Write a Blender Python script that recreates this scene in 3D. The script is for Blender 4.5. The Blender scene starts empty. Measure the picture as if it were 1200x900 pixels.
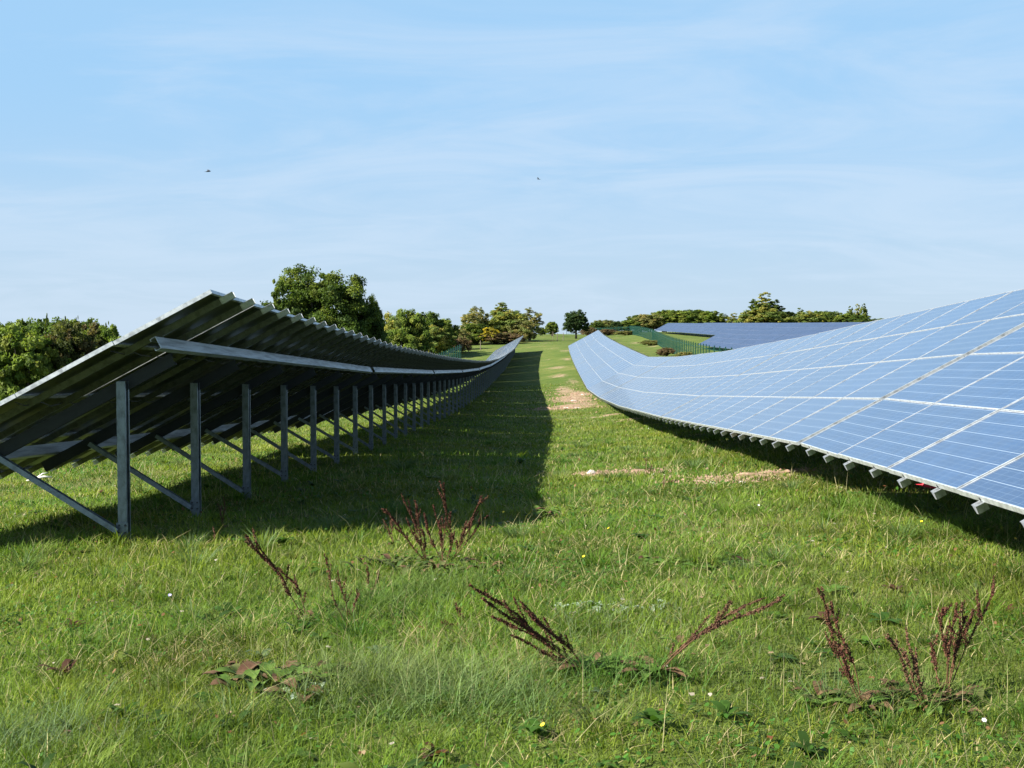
import bpy, bmesh, math, random
import numpy as np
from mathutils import Vector, Matrix, Euler, Quaternion

random.seed(7)
rng = np.random.default_rng(7)
R = math.radians
sc = bpy.context.scene
COL = sc.collection
CAMZ = 1.6
F = 1480.0            # focal length in photo pixels (1200 wide)
PITCH = math.atan(62.0 / F)
DRIFT = 0.0216        # rows run slightly to the right of +Y

# ------------------------------------------------------------------ naming helpers
def tag(o, label=None, cat=None, group=None, kind=None):
    if label: o['label'] = label
    if cat: o['category'] = cat
    if group: o['group'] = group
    if kind: o['kind'] = kind
    return o

def link(name, me, parent=None, mats=()):
    o = bpy.data.objects.new(name, me)
    COL.objects.link(o)
    if me is not None:
        for m in mats:
            if m.name not in [x.name for x in me.materials if x]:
                me.materials.append(m)
    if parent is not None:
        o.parent = parent
    return o

def empty(name, loc, rz=0.0):
    o = bpy.data.objects.new(name, None)
    COL.objects.link(o)
    o.location = loc
    o.rotation_euler = (0, 0, rz)
    o.empty_display_size = 0.3
    return o

def fast_mesh(name, co, faces_idx, nper, smooth=False, colors=None):
    """co (n,3); faces_idx flat loop indices; nper = verts per face (int or array)."""
    me = bpy.data.meshes.new(name)
    nv = len(co)
    me.vertices.add(nv)
    me.vertices.foreach_set('co', np.ascontiguousarray(co, dtype=np.float32).ravel())
    nl = len(faces_idx)
    me.loops.add(nl)
    me.loops.foreach_set('vertex_index', np.ascontiguousarray(faces_idx, dtype=np.int32))
    if np.isscalar(nper):
        nf = nl // nper
        starts = np.arange(nf, dtype=np.int32) * nper
    else:
        nf = len(nper)
        starts = np.concatenate([[0], np.cumsum(nper)[:-1]]).astype(np.int32)
    me.polygons.add(nf)
    me.polygons.foreach_set('loop_start', starts)
    if smooth:
        me.polygons.foreach_set('use_smooth', np.ones(nf, dtype=bool))
    if colors is not None:
        a = me.color_attributes.new('Col', 'FLOAT_COLOR', 'POINT')
        c4 = np.ones((nv, 4), dtype=np.float32)
        c4[:, :colors.shape[1]] = colors
        a.data.foreach_set('color', c4.ravel())
    me.update(calc_edges=True)
    me.validate()
    return me

class MB:
    """collects boxes, tubes and plates into one mesh"""
    def __init__(s):
        s.v = []; s.f = []; s.m = []
    def box(s, a, b, mi=0, M=None):
        x0, y0, z0 = a; x1, y1, z1 = b
        n = len(s.v)
        pts = [Vector(p) for p in ((x0,y0,z0),(x1,y0,z0),(x1,y1,z0),(x0,y1,z0),(x0,y0,z1),(x1,y0,z1),(x1,y1,z1),(x0,y1,z1))]
        if M is not None: pts = [M @ p for p in pts]
        s.v += pts
        for q in ((0,3,2,1),(4,5,6,7),(0,1,5,4),(1,2,6,5),(2,3,7,6),(3,0,4,7)):
            s.f.append([n+i for i in q]); s.m.append(mi)
    def tube(s, pts, rad, seg=6, mi=0, cap=True):
        pts = [Vector(p) for p in pts]
        rings = []
        for i, p in enumerate(pts):
            d = (pts[min(i+1, len(pts)-1)] - pts[max(i-1, 0)])
            if d.length < 1e-9: d = Vector((0,0,1))
            d.normalize()
            a = d.cross(Vector((0.13,0.97,0.21))); 
            if a.length < 1e-4: a = d.cross(Vector((1,0,0)))
            a.normalize(); b = d.cross(a)
            r = rad[i] if hasattr(rad, '__len__') else rad
            n = len(s.v)
            for k in range(seg):
                t = 2*math.pi*k/seg
                s.v.append(p + a*(r*math.cos(t)) + b*(r*math.sin(t)))
            rings.append(n)
        for i in range(len(rings)-1):
            for k in range(seg):
                s.f.append([rings[i]+k, rings[i]+(k+1)%seg, rings[i+1]+(k+1)%seg, rings[i+1]+k]); s.m.append(mi)
        if cap:
            s.f.append([rings[0]+k for k in range(seg)][::-1]); s.m.append(mi)
            s.f.append([rings[-1]+k for k in range(seg)]); s.m.append(mi)
    def prism(s, prof, z0, z1, mi=0):
        """closed 2D profile (x,y) extruded along z"""
        n = len(s.v); k = len(prof)
        for z in (z0, z1):
            for (x, y) in prof: s.v.append(Vector((x, y, z)))
        for i in range(k):
            j = (i+1) % k
            s.f.append([n+i, n+j, n+k+j, n+k+i]); s.m.append(mi)
        # caps by fan of quads along an open-shell profile: use ngon
        s.f.append([n+i for i in range(k)][::-1]); s.m.append(mi)
        s.f.append([n+k+i for i in range(k)]); s.m.append(mi)
    def mesh(s, name, mats, smooth=False):
        me = bpy.data.meshes.new(name)
        me.from_pydata([tuple(p) for p in s.v], [], s.f)
        for m in mats: me.materials.append(m)
        me.polygons.foreach_set('material_index', s.m)
        if smooth: me.polygons.foreach_set('use_smooth', [True]*len(s.f))
        me.update()
        return me

# ------------------------------------------------------------------ node helpers
def new_mat(name):
    m = bpy.data.materials.new(name); m.use_nodes = True
    nt = m.node_tree
    for n in list(nt.nodes): nt.nodes.remove(n)
    out = nt.nodes.new('ShaderNodeOutputMaterial')
    return m, nt, out
def N(nt, t, **kw):
    n = nt.nodes.new(t)
    for k, v in kw.items():
        if hasattr(n, k): setattr(n, k, v)
        else: n.inputs[k.replace('_', ' ')].default_value = v
    return n
def ramp(nt, stops, interp='LINEAR'):
    r = nt.nodes.new('ShaderNodeValToRGB'); r.color_ramp.interpolation = interp
    e = r.color_ramp.elements
    while len(e) > 1: e.remove(e[-1])
    e[0].position = stops[0][0]; e[0].color = (*stops[0][1], 1)
    for p, c in stops[1:]:
        x = e.new(p); x.color = (*c, 1)
    return r
def bsdf(nt, out, **kw):
    b = nt.nodes.new('ShaderNodeBsdfPrincipled')
    for k, v in kw.items():
        b.inputs[k].default_value = v
    nt.links.new(b.outputs[0], out.inputs[0])
    return b
def noise(nt, scale, detail=4, rough=.55, vec=None, dist=0.0):
    n = nt.nodes.new('ShaderNodeTexNoise'); n.inputs['Scale'].default_value = scale
    n.inputs['Detail'].default_value = detail; n.inputs['Roughness'].default_value = rough
    n.inputs['Distortion'].default_value = dist
    if vec is not None: nt.links.new(vec, n.inputs['Vector'])
    return n
def math_n(nt, op, a, b=None, c=None, clamp=False):
    n = nt.nodes.new('ShaderNodeMath'); n.operation = op; n.use_clamp = clamp
    for i, v in enumerate((a, b, c)):
        if v is None: continue
        if isinstance(v, (int, float)): n.inputs[i].default_value = v
        else: nt.links.new(v, n.inputs[i])
    return n.outputs[0]
def mix_c(nt, fac, a, b, blend='MIX'):
    n = nt.nodes.new('ShaderNodeMix'); n.data_type = 'RGBA'; n.blend_type = blend
    for i, v in ((0, fac), (6, a), (7, b)):
        if isinstance(v, (int, float)): n.inputs[i].default_value = v
        elif isinstance(v, tuple): n.inputs[i].default_value = (*v, 1)
        else: nt.links.new(v, n.inputs[i])
    return n.outputs[2]

# ------------------------------------------------------------------ terrain
YK = [-40, 0, 8, 11.4, 20, 28.8, 40, 52, 67, 80, 93, 104, 131, 150, 165, 200, 260, 350, 420, 520]
COLS = {
 -120: [-6,-6,-6.1,-6.1,-6.5,-7,-7.5,-8,-8.2,-8.5,-8.5,-8.5,-8.2,-8,-7.6,-7,-6,-5,-7,-10],
  -40: [-3,-3.1,-3.3,-3.4,-3.8,-4.2,-4.7,-5.1,-5.4,-5.6,-5.6,-5.5,-5.2,-4.8,-4.3,-3.0,-1.9,-1.6,-4,-8],
  -15: [-2.1,-2.2,-2.4,-2.5,-2.85,-3.2,-3.65,-4.05,-4.45,-4.7,-4.75,-4.7,-4.45,-3.75,-3.2,-2.1,-1.2,-.9,-3,-7],
 -4.8: [-1.65,-1.74,-1.94,-2.07,-2.42,-2.71,-3.12,-3.5,-3.93,-4.12,-4.22,-4.2,-4.05,-3.35,-2.8,-1.85,-1.05,-.8,-2.5,-7],
    0: [-1.5,-1.55,-1.66,-1.82,-2.3,-2.85,-3.45,-3.9,-4.2,-4.25,-4.15,-4.05,-3.6,-2.9,-2.5,-1.75,-1.0,-.78,-2.5,-7],
  2.8: [-1.45,-1.5,-1.6,-1.7,-2.12,-2.62,-3.22,-3.68,-4.0,-4.0,-3.8,-3.5,-3.0,-2.35,-2.1,-1.7,-1.0,-.75,-2.5,-7],
   10: [-1.15,-1.15,-1.2,-1.3,-1.65,-2.1,-2.6,-3.1,-3.5,-3.65,-3.6,-3.45,-3.1,-2.7,-2.6,-2.3,-1.4,-.9,-2.5,-7],
   16: [-.9,-.85,-.9,-1.0,-1.3,-1.7,-2.2,-2.7,-3.2,-3.45,-3.45,-3.4,-3.2,-3.1,-2.9,-2.5,-1.5,-.9,-2.5,-7],
   21: [-.6,-.5,-.6,-.7,-1.0,-1.3,-1.65,-1.8,-1.75,-1.65,-1.65,-1.75,-2.0,-2.0,-1.9,-1.5,-.85,-.45,-2.2,-7],
   30: [0,0,-.1,-.2,-.5,-.7,-1.0,-1.2,-1.25,-1.3,-1.35,-1.4,-1.6,-1.6,-1.5,-1.3,-.9,-.2,-2.,-7],
   60: [.6,.5,.4,.3,.1,-.1,-.3,-.5,-.6,-.8,-.8,-.8,-.9,-1.0,-.9,-.8,-.6,-.2,-2,-7],
  130: [1,1,1,.9,.8,.6,.5,.3,0,0,0,-.1,-.2,-.3,-.4,-.5,-.8,-1,-3,-8],
}
_xs = np.arange(-125, 136, 1.0); _ys = np.arange(-40, 521, 1.0)
_cx = sorted(COLS)
_A = np.array([np.interp(_ys, YK, COLS[c]) for c in _cx])          # (cols, y)
_G = np.array([np.interp(_xs, _cx, _A[:, j]) for j in range(len(_ys))]).T   # (x, y)
def _gs(a, sg, ax):
    k = np.arange(-int(3*sg), int(3*sg)+1); w = np.exp(-k*k/(2*sg*sg)); w /= w.sum()
    p = len(k)//2
    pad = [(0,0),(0,0)]; pad[ax] = (p, p)
    b = np.pad(a, pad, mode='edge')
    return np.apply_along_axis(lambda v: np.convolve(v, w, mode='valid'), ax, b)
_G = _gs(_gs(_G, 2.5, 1), 1.5, 0)

def bend(Y):
    Y = np.clip(Y, 0, 170)
    return 0.68*(Y/150.0)**3
def bumps(X, Y):
    return (0.035*np.sin(X*0.9+Y*0.31+1.3)*np.sin(Y*0.55-X*0.2) + 0.022*np.sin(X*2.3+.7*Y)*np.sin(Y*1.7-.4*X+2)
            + 0.012*np.sin(X*5.1+2*Y+1)*np.sin(Y*4.3-X))
def ground(X, Y):
    X = np.asarray(X, dtype=float); Y = np.asarray(Y, dtype=float)
    xp = X - DRIFT*np.clip(Y, -40, 400) - bend(Y)
    gx = np.clip(xp+125, 0, len(_xs)-1.001); gy = np.clip(Y+40, 0, len(_ys)-1.001)
    i = gx.astype(int); j = gy.astype(int); fx = gx-i; fy = gy-j
    z = (_G[i,j]*(1-fx)*(1-fy) + _G[i+1,j]*fx*(1-fy) + _G[i,j+1]*(1-fx)*fy + _G[i+1,j+1]*fx*fy)
    far = np.clip((np.hypot(X, Y)-480)/900.0, 0, 1)
    z = z*(1-far) + (-12)*far
    return z + CAMZ + bumps(X, Y)*np.clip(1.2-np.abs(Y)/200, .3, 1)
def gz(x, y): return float(ground(x, y))

def ray(px, py):
    """direction (per unit of camera depth) of a photo pixel"""
    a = (px-600)/F; b = -(py-450)/F
    fwd = Vector((0, math.cos(PITCH), -math.sin(PITCH))); up = Vector((0, math.sin(PITCH), math.cos(PITCH)))
    return fwd + up*b + Vector((a, 0, 0))
def at(px, py, Y):
    d = ray(px, py); return Vector((0, 0, CAMZ)) + d*(Y/d.y)
def hit(px, py):
    d = ray(px, py); t = 3.0
    while t < 700:
        p = Vector((0, 0, CAMZ)) + d*t
        if p.z <= gz(p.x, p.y): return Vector((p.x, p.y, gz(p.x, p.y)))
        t += 0.05 if t < 60 else .5
    return Vector((p.x, p.y, gz(p.x, p.y)))

# worn, bare places on the ground: centre x, y, radii, strength
BARE = []
def bare(px, py, wpx, ry, s=1.0):
    p = hit(px, py); BARE.append((p.x, p.y, wpx*p.y/F, ry, s)); return p
for a in ((672,468,26,6,.8),(662,458,16,8,.65),(690,474,20,5,.6),(668,476,24,2.2,.85),(655,470,18,3,.6),(678,462,18,5,.8),(672,448,13,7,.55),(690,470,12,5,.5),(640,480,40,.45,.9),(665,479,34,.5,1.25),
          (716,486,17,.8,.8),(744,491,20,.8,.8),(700,489,24,.6,.65),(735,493,26,.5,.7),
          (652,431,18,5,.6),(656,441,18,5,.6),(666,411,16,4,.68),(650,408,16,5,.5),(745,402,12,8,.62),(764,406,14,6,.62),(786,413,16,5,.62),(722,396,14,8,.5),(640,402,14,6,.5),(664,421,10,5,.6),(640,422,16,4,.45),(630,470,30,.8,.35),(655,490,30,.6,.4),
          (715,553,30,.28,.85),(748,554,34,.25,.8),(845,561,36,.25,.85),(890,556,44,.28,.9),(925,552,24,.22,.9),
          (795,559,30,.2,.5),(660,560,50,.25,.35),(560,560,60,.35,.3),
          (1115,703,22,.2,.4),(1010,705,24,.2,.25),(780,690,40,.3,.2),(860,640,50,.5,.2),(130,680,60,.5,.15),(600,466,12,1,.3),(640,612,20,.2,.3)):
    bare(*a)
def baremask(X, Y):
    m = np.zeros(np.shape(X))
    for (cx, cy, rx, ry, s) in BARE:
        m = np.maximum(m, s*np.exp(-(((X-cx)/rx)**2 + ((Y-cy)/ry)**2)*0.9))
    return m

def vnoise(X, Y, sc_, seed=0):
    """cheap value noise, numpy"""
    x = X*sc_+seed*17.3; y = Y*sc_-seed*9.1
    xi = np.floor(x).astype(np.int64); yi = np.floor(y).astype(np.int64); fx = x-xi; fy = y-yi
    fx = fx*fx*(3-2*fx); fy = fy*fy*(3-2*fy)
    def h(a, b):
        n = (a*374761393 + b*668265263 + seed*1442695041) & 0x7fffffff
        n = ((n ^ (n >> 13))*1274126177) & 0x7fffffff
        return ((n ^ (n >> 16)) & 0xffff)/65535.0
    return (h(xi,yi)*(1-fx)+h(xi+1,yi)*fx)*(1-fy) + (h(xi,yi+1)*(1-fx)+h(xi+1,yi+1)*fx)*fy

def build_ground():
    ys = list(np.arange(-25, 62, .3))
    s = .3; y = ys[-1]
    while y < 2600:
        s *= 1.045; y += s; ys.append(y)
    xr = list(np.arange(0, 14, .35)); s = .35; x = xr[-1]
    while x < 1800:
        s *= 1.1; x += s; xr.append(x)
    xs = np.array([-v for v in xr[:0:-1]] + xr); ys = np.array(ys)
    XX, YY = np.meshgrid(xs, ys)
    ZZ = ground(XX, YY)
    co = np.stack([XX.ravel(), YY.ravel(), ZZ.ravel()], 1)
    nx, ny = len(xs), len(ys)
    idx = np.arange(nx*ny).reshape(ny, nx)
    q = np.stack([idx[:-1,:-1], idx[:-1,1:], idx[1:,1:], idx[1:,:-1]], -1).reshape(-1)
    m = baremask(XX, YY).ravel()
    me = fast_mesh('ground', co, q, 4, smooth=True, colors=np.stack([m, m, m], 1))
    mat, nt, out = new_mat('meadow_ground')
    b = bsdf(nt, out, Roughness=0.95)
    b.inputs['Specular IOR Level'].default_value = .1
    geo = N(nt, 'ShaderNodeNewGeometry'); P = geo.outputs['Position']
    n1 = noise(nt, .12, 5, .6, P); n2 = noise(nt, 1.4, 6, .7, P); n3 = noise(nt, 14, 5, .75, P)
    mp = nt.nodes.new('ShaderNodeMapping'); mp.inputs['Scale'].default_value = (.5, .9, 1)
    nt.links.new(P, mp.inputs['Vector'])
    n4 = noise(nt, .8, 5, .7, mp.outputs[0])
    g = ramp(nt, [(.28,(.034,.060,.011)),(.45,(.058,.096,.016)),(.58,(.092,.122,.026)),(.68,(.16,.15,.05)),(.80,(.24,.19,.09))])
    s_ = math_n(nt, 'ADD', math_n(nt, 'MULTIPLY', n1.outputs[0], .42), math_n(nt, 'MULTIPLY', n2.outputs[0], .26))
    s_ = math_n(nt, 'ADD', s_, math_n(nt, 'MULTIPLY', math_n(nt, 'SUBTRACT', n4.outputs[0], .38), .55))
    s_ = math_n(nt, 'ADD', s_, math_n(nt, 'MULTIPLY', n3.outputs[0], .28))
    nt.links.new(s_, g.inputs[0])
    dirt = ramp(nt, [(.3,(.13,.085,.05)),(.5,(.27,.19,.12)),(.7,(.42,.34,.25)),(.85,(.5,.45,.38))])
    dn = noise(nt, 3.5, 8, .75, P)
    nt.links.new(dn.outputs[0], dirt.inputs[0])
    at_ = nt.nodes.new('ShaderNodeAttribute'); at_.attribute_name = 'Col'
    k = math_n(nt, 'ADD', at_.outputs['Fac'], math_n(nt, 'MULTIPLY', math_n(nt, 'SUBTRACT', n2.outputs[0], .5), 1.1))
    k = math_n(nt, 'ADD', k, math_n(nt, 'MULTIPLY', math_n(nt, 'SUBTRACT', n3.outputs[0], .5), .7))
    mr = nt.nodes.new('ShaderNodeMapRange'); mr.inputs[1].default_value = .42; mr.inputs[2].default_value = .62
    nt.links.new(k, mr.inputs[0])
    gate = math_n(nt, 'GREATER_THAN', at_.outputs['Fac'], .08)
    fac = math_n(nt, 'MULTIPLY', mr.outputs[0], gate)
    c = mix_c(nt, fac, g.outputs[0], dirt.outputs[0])
    nt.links.new(c, b.inputs['Base Color'])
    bp = nt.nodes.new('ShaderNodeBump'); bp.inputs['Strength'].default_value = .8; bp.inputs['Distance'].default_value = .06
    nt.links.new(math_n(nt, 'ADD', n3.outputs[0], n2.outputs[0]), bp.inputs['Height'])
    nt.links.new(bp.outputs[0], b.inputs['Normal'])
    o = link('ground', me, mats=[mat]); tag(o, kind='structure')

def leaf_material(name, trans=.35, rough=.6, gain=1.0):
    m, nt, out = new_mat(name)
    a = nt.nodes.new('ShaderNodeAttribute'); a.attribute_name = 'Col'
    d = nt.nodes.new('ShaderNodeBsdfPrincipled'); d.inputs['Roughness'].default_value = rough
    d.inputs['Specular IOR Level'].default_value = .14
    t = nt.nodes.new('ShaderNodeBsdfTranslucent')
    nt.links.new(a.outputs['Color'], d.inputs['Base Color'])
    tc = mix_c(nt, 1.0, a.outputs['Color'], (1.15, 1.2, .6), 'MULTIPLY')
    nt.links.new(tc, t.inputs['Color'])
    mx = nt.nodes.new('ShaderNodeMixShader'); mx.inputs[0].default_value = trans
    nt.links.new(d.outputs[0], mx.inputs[1]); nt.links.new(t.outputs[0], mx.inputs[2])
    nt.links.new(mx.outputs[0], out.inputs[0])
    return m

# ------------------------------------------------------------------ grass
def blades(X, Y, Z, h, w, az, lean, curl, col, name):
    """each blade: 5 verts (2 quads-ish: one quad + one tri), bent"""
    n = len(X)
    ax, ay = np.cos(az), np.sin(az)          # lean direction
    wa = az + np.pi/2 + rng.normal(0, .5, n)
    wx, wy = np.cos(wa)*w/2, np.sin(wa)*w/2
    def pt(t):
        r = h*(lean*t + curl*t*t); zz = h*(t - .35*curl*t*t)
        return X+ax*r, Y+ay*r, Z+zz-.012*(t == 0)
    x0,y0,z0 = pt(0); x1,y1,z1 = pt(.55); x2,y2,z2 = pt(1.0)
    co = np.empty((n,5,3), dtype=np.float32)
    co[:,0] = np.stack([x0-wx,y0-wy,z0],1); co[:,1] = np.stack([x0+wx,y0+wy,z0],1)
    co[:,2] = np.stack([x1+wx*.8,y1+wy*.8,z1],1); co[:,3] = np.stack([x1-wx*.8,y1-wy*.8,z1],1)
    co[:,4] = np.stack([x2,y2,z2],1)
    base = (np.arange(n)*5)[:,None]
    f = (base + np.array([[0,1,2,3,3,2,4]])).ravel()
    nper = np.tile([4,3], n)
    cc = np.repeat(col, 5, axis=0)
    return fast_mesh(name, co.reshape(-1,3), f, nper, colors=cc)

def build_grass():
    def sample(Y0, Y1, dens, xm=2.2, k=.43):
        ny = max(1, int((Y1-Y0)/.5)); Xs=[]; Ys=[]
        for i in range(ny):
            a = Y0+(Y1-Y0)*i/ny; b = Y0+(Y1-Y0)*(i+1)/ny; mid=(a+b)/2
            hw = k*mid+xm
            n = int(dens(mid)*2*hw*(b-a))
            Xs.append(rng.uniform(-hw, hw, n)); Ys.append(rng.uniform(a, b, n))
        return np.concatenate(Xs), np.concatenate(Ys)
    X, Y = sample(3.2, 95, lambda y: 3300*(7/max(y,7))**1.95)
    m = baremask(X, Y)
    cl = vnoise(X, Y, 1.1, 1)*.5 + vnoise(X, Y, 3.3, 2)*.5         # clumping
    keep = (rng.random(len(X)) > np.clip(m*(.5+1.3*vnoise(X, Y, 4.5, 21)), 0, .97)) & (rng.random(len(X)) < .45+.9*cl)
    X, Y, cl, m = X[keep], Y[keep], cl[keep], m[keep]
    n = len(X)
    tall = vnoise(X, Y, .6, 3); fine = vnoise(X, Y, 6, 4)
    h = (.045 + .085*rng.random(n)**1.6)*(.6+.9*tall*cl*1.6+.25*fine)
    h *= .76*(1 - .5*np.clip(m, 0, 1))
    h *= 1+ .2*np.clip((Y-20)/40, 0, 1)
    w = .0042*(np.maximum(Y, 6)/6)**.85*(.7+.6*rng.random(n))
    dry = rng.random(n) < (.05+.22*np.clip(vnoise(X, Y, .35, 5)-.45, 0, 1)+.8*np.clip(vnoise(X, Y, 1.7, 16)-.68, 0, 1)+.25*np.clip(m,0,1))
    hue = vnoise(X, Y, .5, 6)*.4+vnoise(X, Y, 2.5, 7)*.35+(rng.random(n)-.1)*.6
    c0 = np.array([.036,.085,.008]); c1 = np.array([.172,.238,.030]); cd = np.array([.40,.34,.17])
    t = np.clip(hue-.1, 0, 1)[:,None]
    col = c0*(1-t)+c1*t
    pat = vnoise(X, Y, .9, 12); pat2 = vnoise(X, Y, 2.2, 13); pat3 = vnoise(X, Y, 7, 15)
    col = col*(.42+.55*pat+.4*pat2+.4*pat3)[:,None]*np.stack([.85+.4*vnoise(X,Y,.7,14), np.ones(n), np.ones(n)],1)
    blu = (rng.random(n) < .12)[:,None]
    col = np.where(blu, col*np.array([.95,.95,1.9])+.008, col)
    col = np.where(dry[:,None], cd*(.5+.7*rng.random((n,1))), col)
    az = rng.uniform(0, 2*np.pi, n); lean = rng.normal(.3, .42, n) + dry*rng.uniform(.3, 1.6, n); curl = rng.uniform(0, 1.1, n)
    curl = rng.uniform(0, 1.1, n) if False else curl
    # scattered taller tufts, radiating outwards
    nt_ = 300; ty = 3.6*np.exp(rng.random(nt_)*np.log(34/3.6)); tx = rng.uniform(-1,1,nt_)*(.43*ty+1.5)
    k = rng.integers(35, 110, nt_); own = np.repeat(np.arange(nt_), k); m2 = len(own)
    tr = rng.uniform(.03, .12, nt_)[own]; ta = rng.uniform(0, 6.283, m2); rr_ = tr*np.sqrt(rng.random(m2))
    tX = tx[own]+rr_*np.cos(ta); tY = ty[own]+rr_*np.sin(ta)
    ok = baremask(tX, tY) < .35
    th = (rng.uniform(.09, .24, nt_)[own])*(.45+.65*rng.random(m2)); tw = .0036*(np.maximum(tY,6)/6)**.8*(.7+.6*rng.random(m2))
    pc = np.array([[.09,.17,.02],[.14,.20,.03],[.06,.13,.02],[.17,.20,.06],[.11,.17,.06]])[rng.integers(0,5,nt_)][own]*(.6+.7*rng.random((m2,1)))
    X = np.concatenate([X, tX[ok]]); Y = np.concatenate([Y, tY[ok]]); h = np.concatenate([h, th[ok]]); w = np.concatenate([w, tw[ok]])
    az = np.concatenate([az, (ta+rng.normal(0,.5,m2))[ok]]); lean = np.concatenate([lean, (.15+rr_/tr*.7)[ok]]); curl = np.concatenate([curl, rng.uniform(.1,1.1,m2)[ok]])
    col = np.concatenate([col, pc[ok]])
    Z = ground(X, Y)
    me = blades(X, Y, Z, h, w, az, lean, curl, col, 'grass')
    mat = leaf_material('grass_blade', .4, .5)
    o = link('grass', me, mats=[mat]); tag(o, 'short meadow grass covering the ground between the panel rows', 'grass', kind='stuff')
    # clover and small broad leaves hugging the ground
    X, Y = sample(3.2, 30, lambda y: 420*(7/max(y,7))**1.9)
    pt = vnoise(X, Y, .9, 9)
    k = (rng.random(len(X)) < np.clip((pt-.42)*3, .05, 1)) & (baremask(X, Y) < .4)
    X, Y, pt = X[k], Y[k], pt[k]; n = len(X)
    s = rng.uniform(.005, .012, n)*(np.maximum(Y,7)/7)**.6
    ca = rng.uniform(0, 2*np.pi, n); tilt = rng.normal(0, .5, (n,2))
    Z = ground(X, Y) + rng.uniform(.015, .06, n)
    cs = np.array([[-1,-.55],[.2,-.8],[1.2,0],[.2,.8],[-1,.55]])
    co = np.empty((n,5,3), dtype=np.float32)
    for i,(a,b) in enumerate(cs):
        dx = (a*np.cos(ca)-b*np.sin(ca))*s; dy = (a*np.sin(ca)+b*np.cos(ca))*s
        co[:,i] = np.stack([X+dx, Y+dy, Z+dx*tilt[:,0]+dy*tilt[:,1]],1)
    f = ((np.arange(n)*5)[:,None]+np.arange(5)[None]).ravel()
    col = np.array([.05,.125,.018])*(.7+.8*rng.random((n,1)))
    br = rng.random(n) < .05
    col[br] = np.array([.22,.12,.06])
    me = fast_mesh('clover', co.reshape(-1,3), f, 5, colors=np.repeat(col,5,axis=0))
    o = link('clover', me, mats=[mat]); tag(o, 'small clover leaves scattered low in the grass', 'clover', kind='stuff')
    # low broad leaved weeds (plantain, dandelion, dock seedlings)
    nt_ = 520; ty = 3.8*np.exp(rng.random(nt_)*np.log(30/3.8)); tx = rng.uniform(-1,1,nt_)*(.43*ty+1.5)
    k = rng.integers(5, 13, nt_); own = np.repeat(np.arange(nt_), k); m = len(own)
    L_ = rng.uniform(.035, .12, nt_)[own]*rng.uniform(.6,1.2,m)*(np.maximum(ty[own],8)/8)**.3; W_ = L_*rng.uniform(.10,.24,nt_)[own]
    a_ = rng.uniform(0, 6.283, m); bx = tx[own]+rng.normal(0,.012,m); by = ty[own]+rng.normal(0,.012,m); bz = ground(bx, by)+.01
    up = rng.uniform(.2, 1.3, nt_)[own]*rng.uniform(.6,1.3,m)
    co = np.empty((m,8,3), dtype=np.float32)
    for i,(t,wd) in enumerate(((0,.25),(.35,1),(.7,.85),(1,.08))):
        r_ = L_*t; z_ = bz + L_*up*(t-.62*t*t)
        for sgn, o_ in ((-1,0),(1,1)):
            co[:,2*i+o_] = np.stack([bx+np.cos(a_)*r_-np.sin(a_)*W_*wd*sgn, by+np.sin(a_)*r_+np.cos(a_)*W_*wd*sgn, z_+W_*wd*.4], 1)
    f = ((np.arange(m)*8)[:,None]+np.array([[0,1,3,2,2,3,5,4,4,5,7,6]])).ravel()
    pc = np.array([[.05,.11,.016],[.08,.15,.022],[.035,.075,.014],[.12,.16,.03],[.10,.05,.03],[.11,.16,.08]])[rng.choice(6,nt_,p=[.25,.25,.2,.17,.06,.07])][own]*(.7+.5*rng.random((m,1)))
    me = fast_mesh('low_weeds', co.reshape(-1,3), f, 4, colors=np.repeat(pc,8,axis=0))
    o = link('low_weeds', me, mats=[mat]); tag(o, 'low broad leaved weeds growing all through the meadow grass', 'low weeds', kind='stuff')
    # tall pale seed stalks
    X, Y = sample(3.4, 26, lambda y: 16*(7/max(y,7))**1.0)
    k = baremask(X, Y) < .5; X, Y = X[k], Y[k]; n = len(X)
    h = rng.uniform(.12, .3, n); w = np.full(n, .0026)*(np.maximum(Y,6)/6)**.8
    col = np.array([.42,.38,.2])*(.5+.6*rng.random((n,1)))
    me = blades(X, Y, ground(X,Y), h, w, rng.uniform(0,6.28,n), rng.normal(.5,.35,n), rng.uniform(0,.6,n), col, 'dry_stalks')
    o = link('dry_stalks', me, mats=[mat]); tag(o, 'thin pale dry stalks standing in the meadow grass', 'dry grass', kind='stuff')
    # leaf litter
    X, Y = sample(3.4, 22, lambda y: 5)
    n = len(X); s = rng.uniform(.006, .017, n); ca = rng.uniform(0, 6.28, n); Z = ground(X, Y)+rng.uniform(.02,.06,n)
    co = np.empty((n,5,3), dtype=np.float32)
    for i,(a,b) in enumerate(cs):
        dx = (a*np.cos(ca)-b*np.sin(ca))*s; dy = (a*np.sin(ca)+b*np.cos(ca))*s
        co[:,i] = np.stack([X+dx, Y+dy, Z+(abs(b)*.6+rng.normal(0,.2,n))*s],1)
    f = ((np.arange(n)*5)[:,None]+np.arange(5)[None]).ravel()
    pal = np.array([[.35,.25,.15],[.42,.36,.28],[.24,.10,.05],[.5,.44,.36],[.20,.13,.09]])
    col = pal[rng.integers(0,5,n)]
    me = fast_mesh('leaf_litter', co.reshape(-1,3), f, 5, colors=np.repeat(col,5,axis=0))
    o = link('leaf_litter', me, mats=[mat]); tag(o, 'fallen tan and brown leaves lying in the grass', 'fallen leaves', kind='stuff')
    return mat

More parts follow.
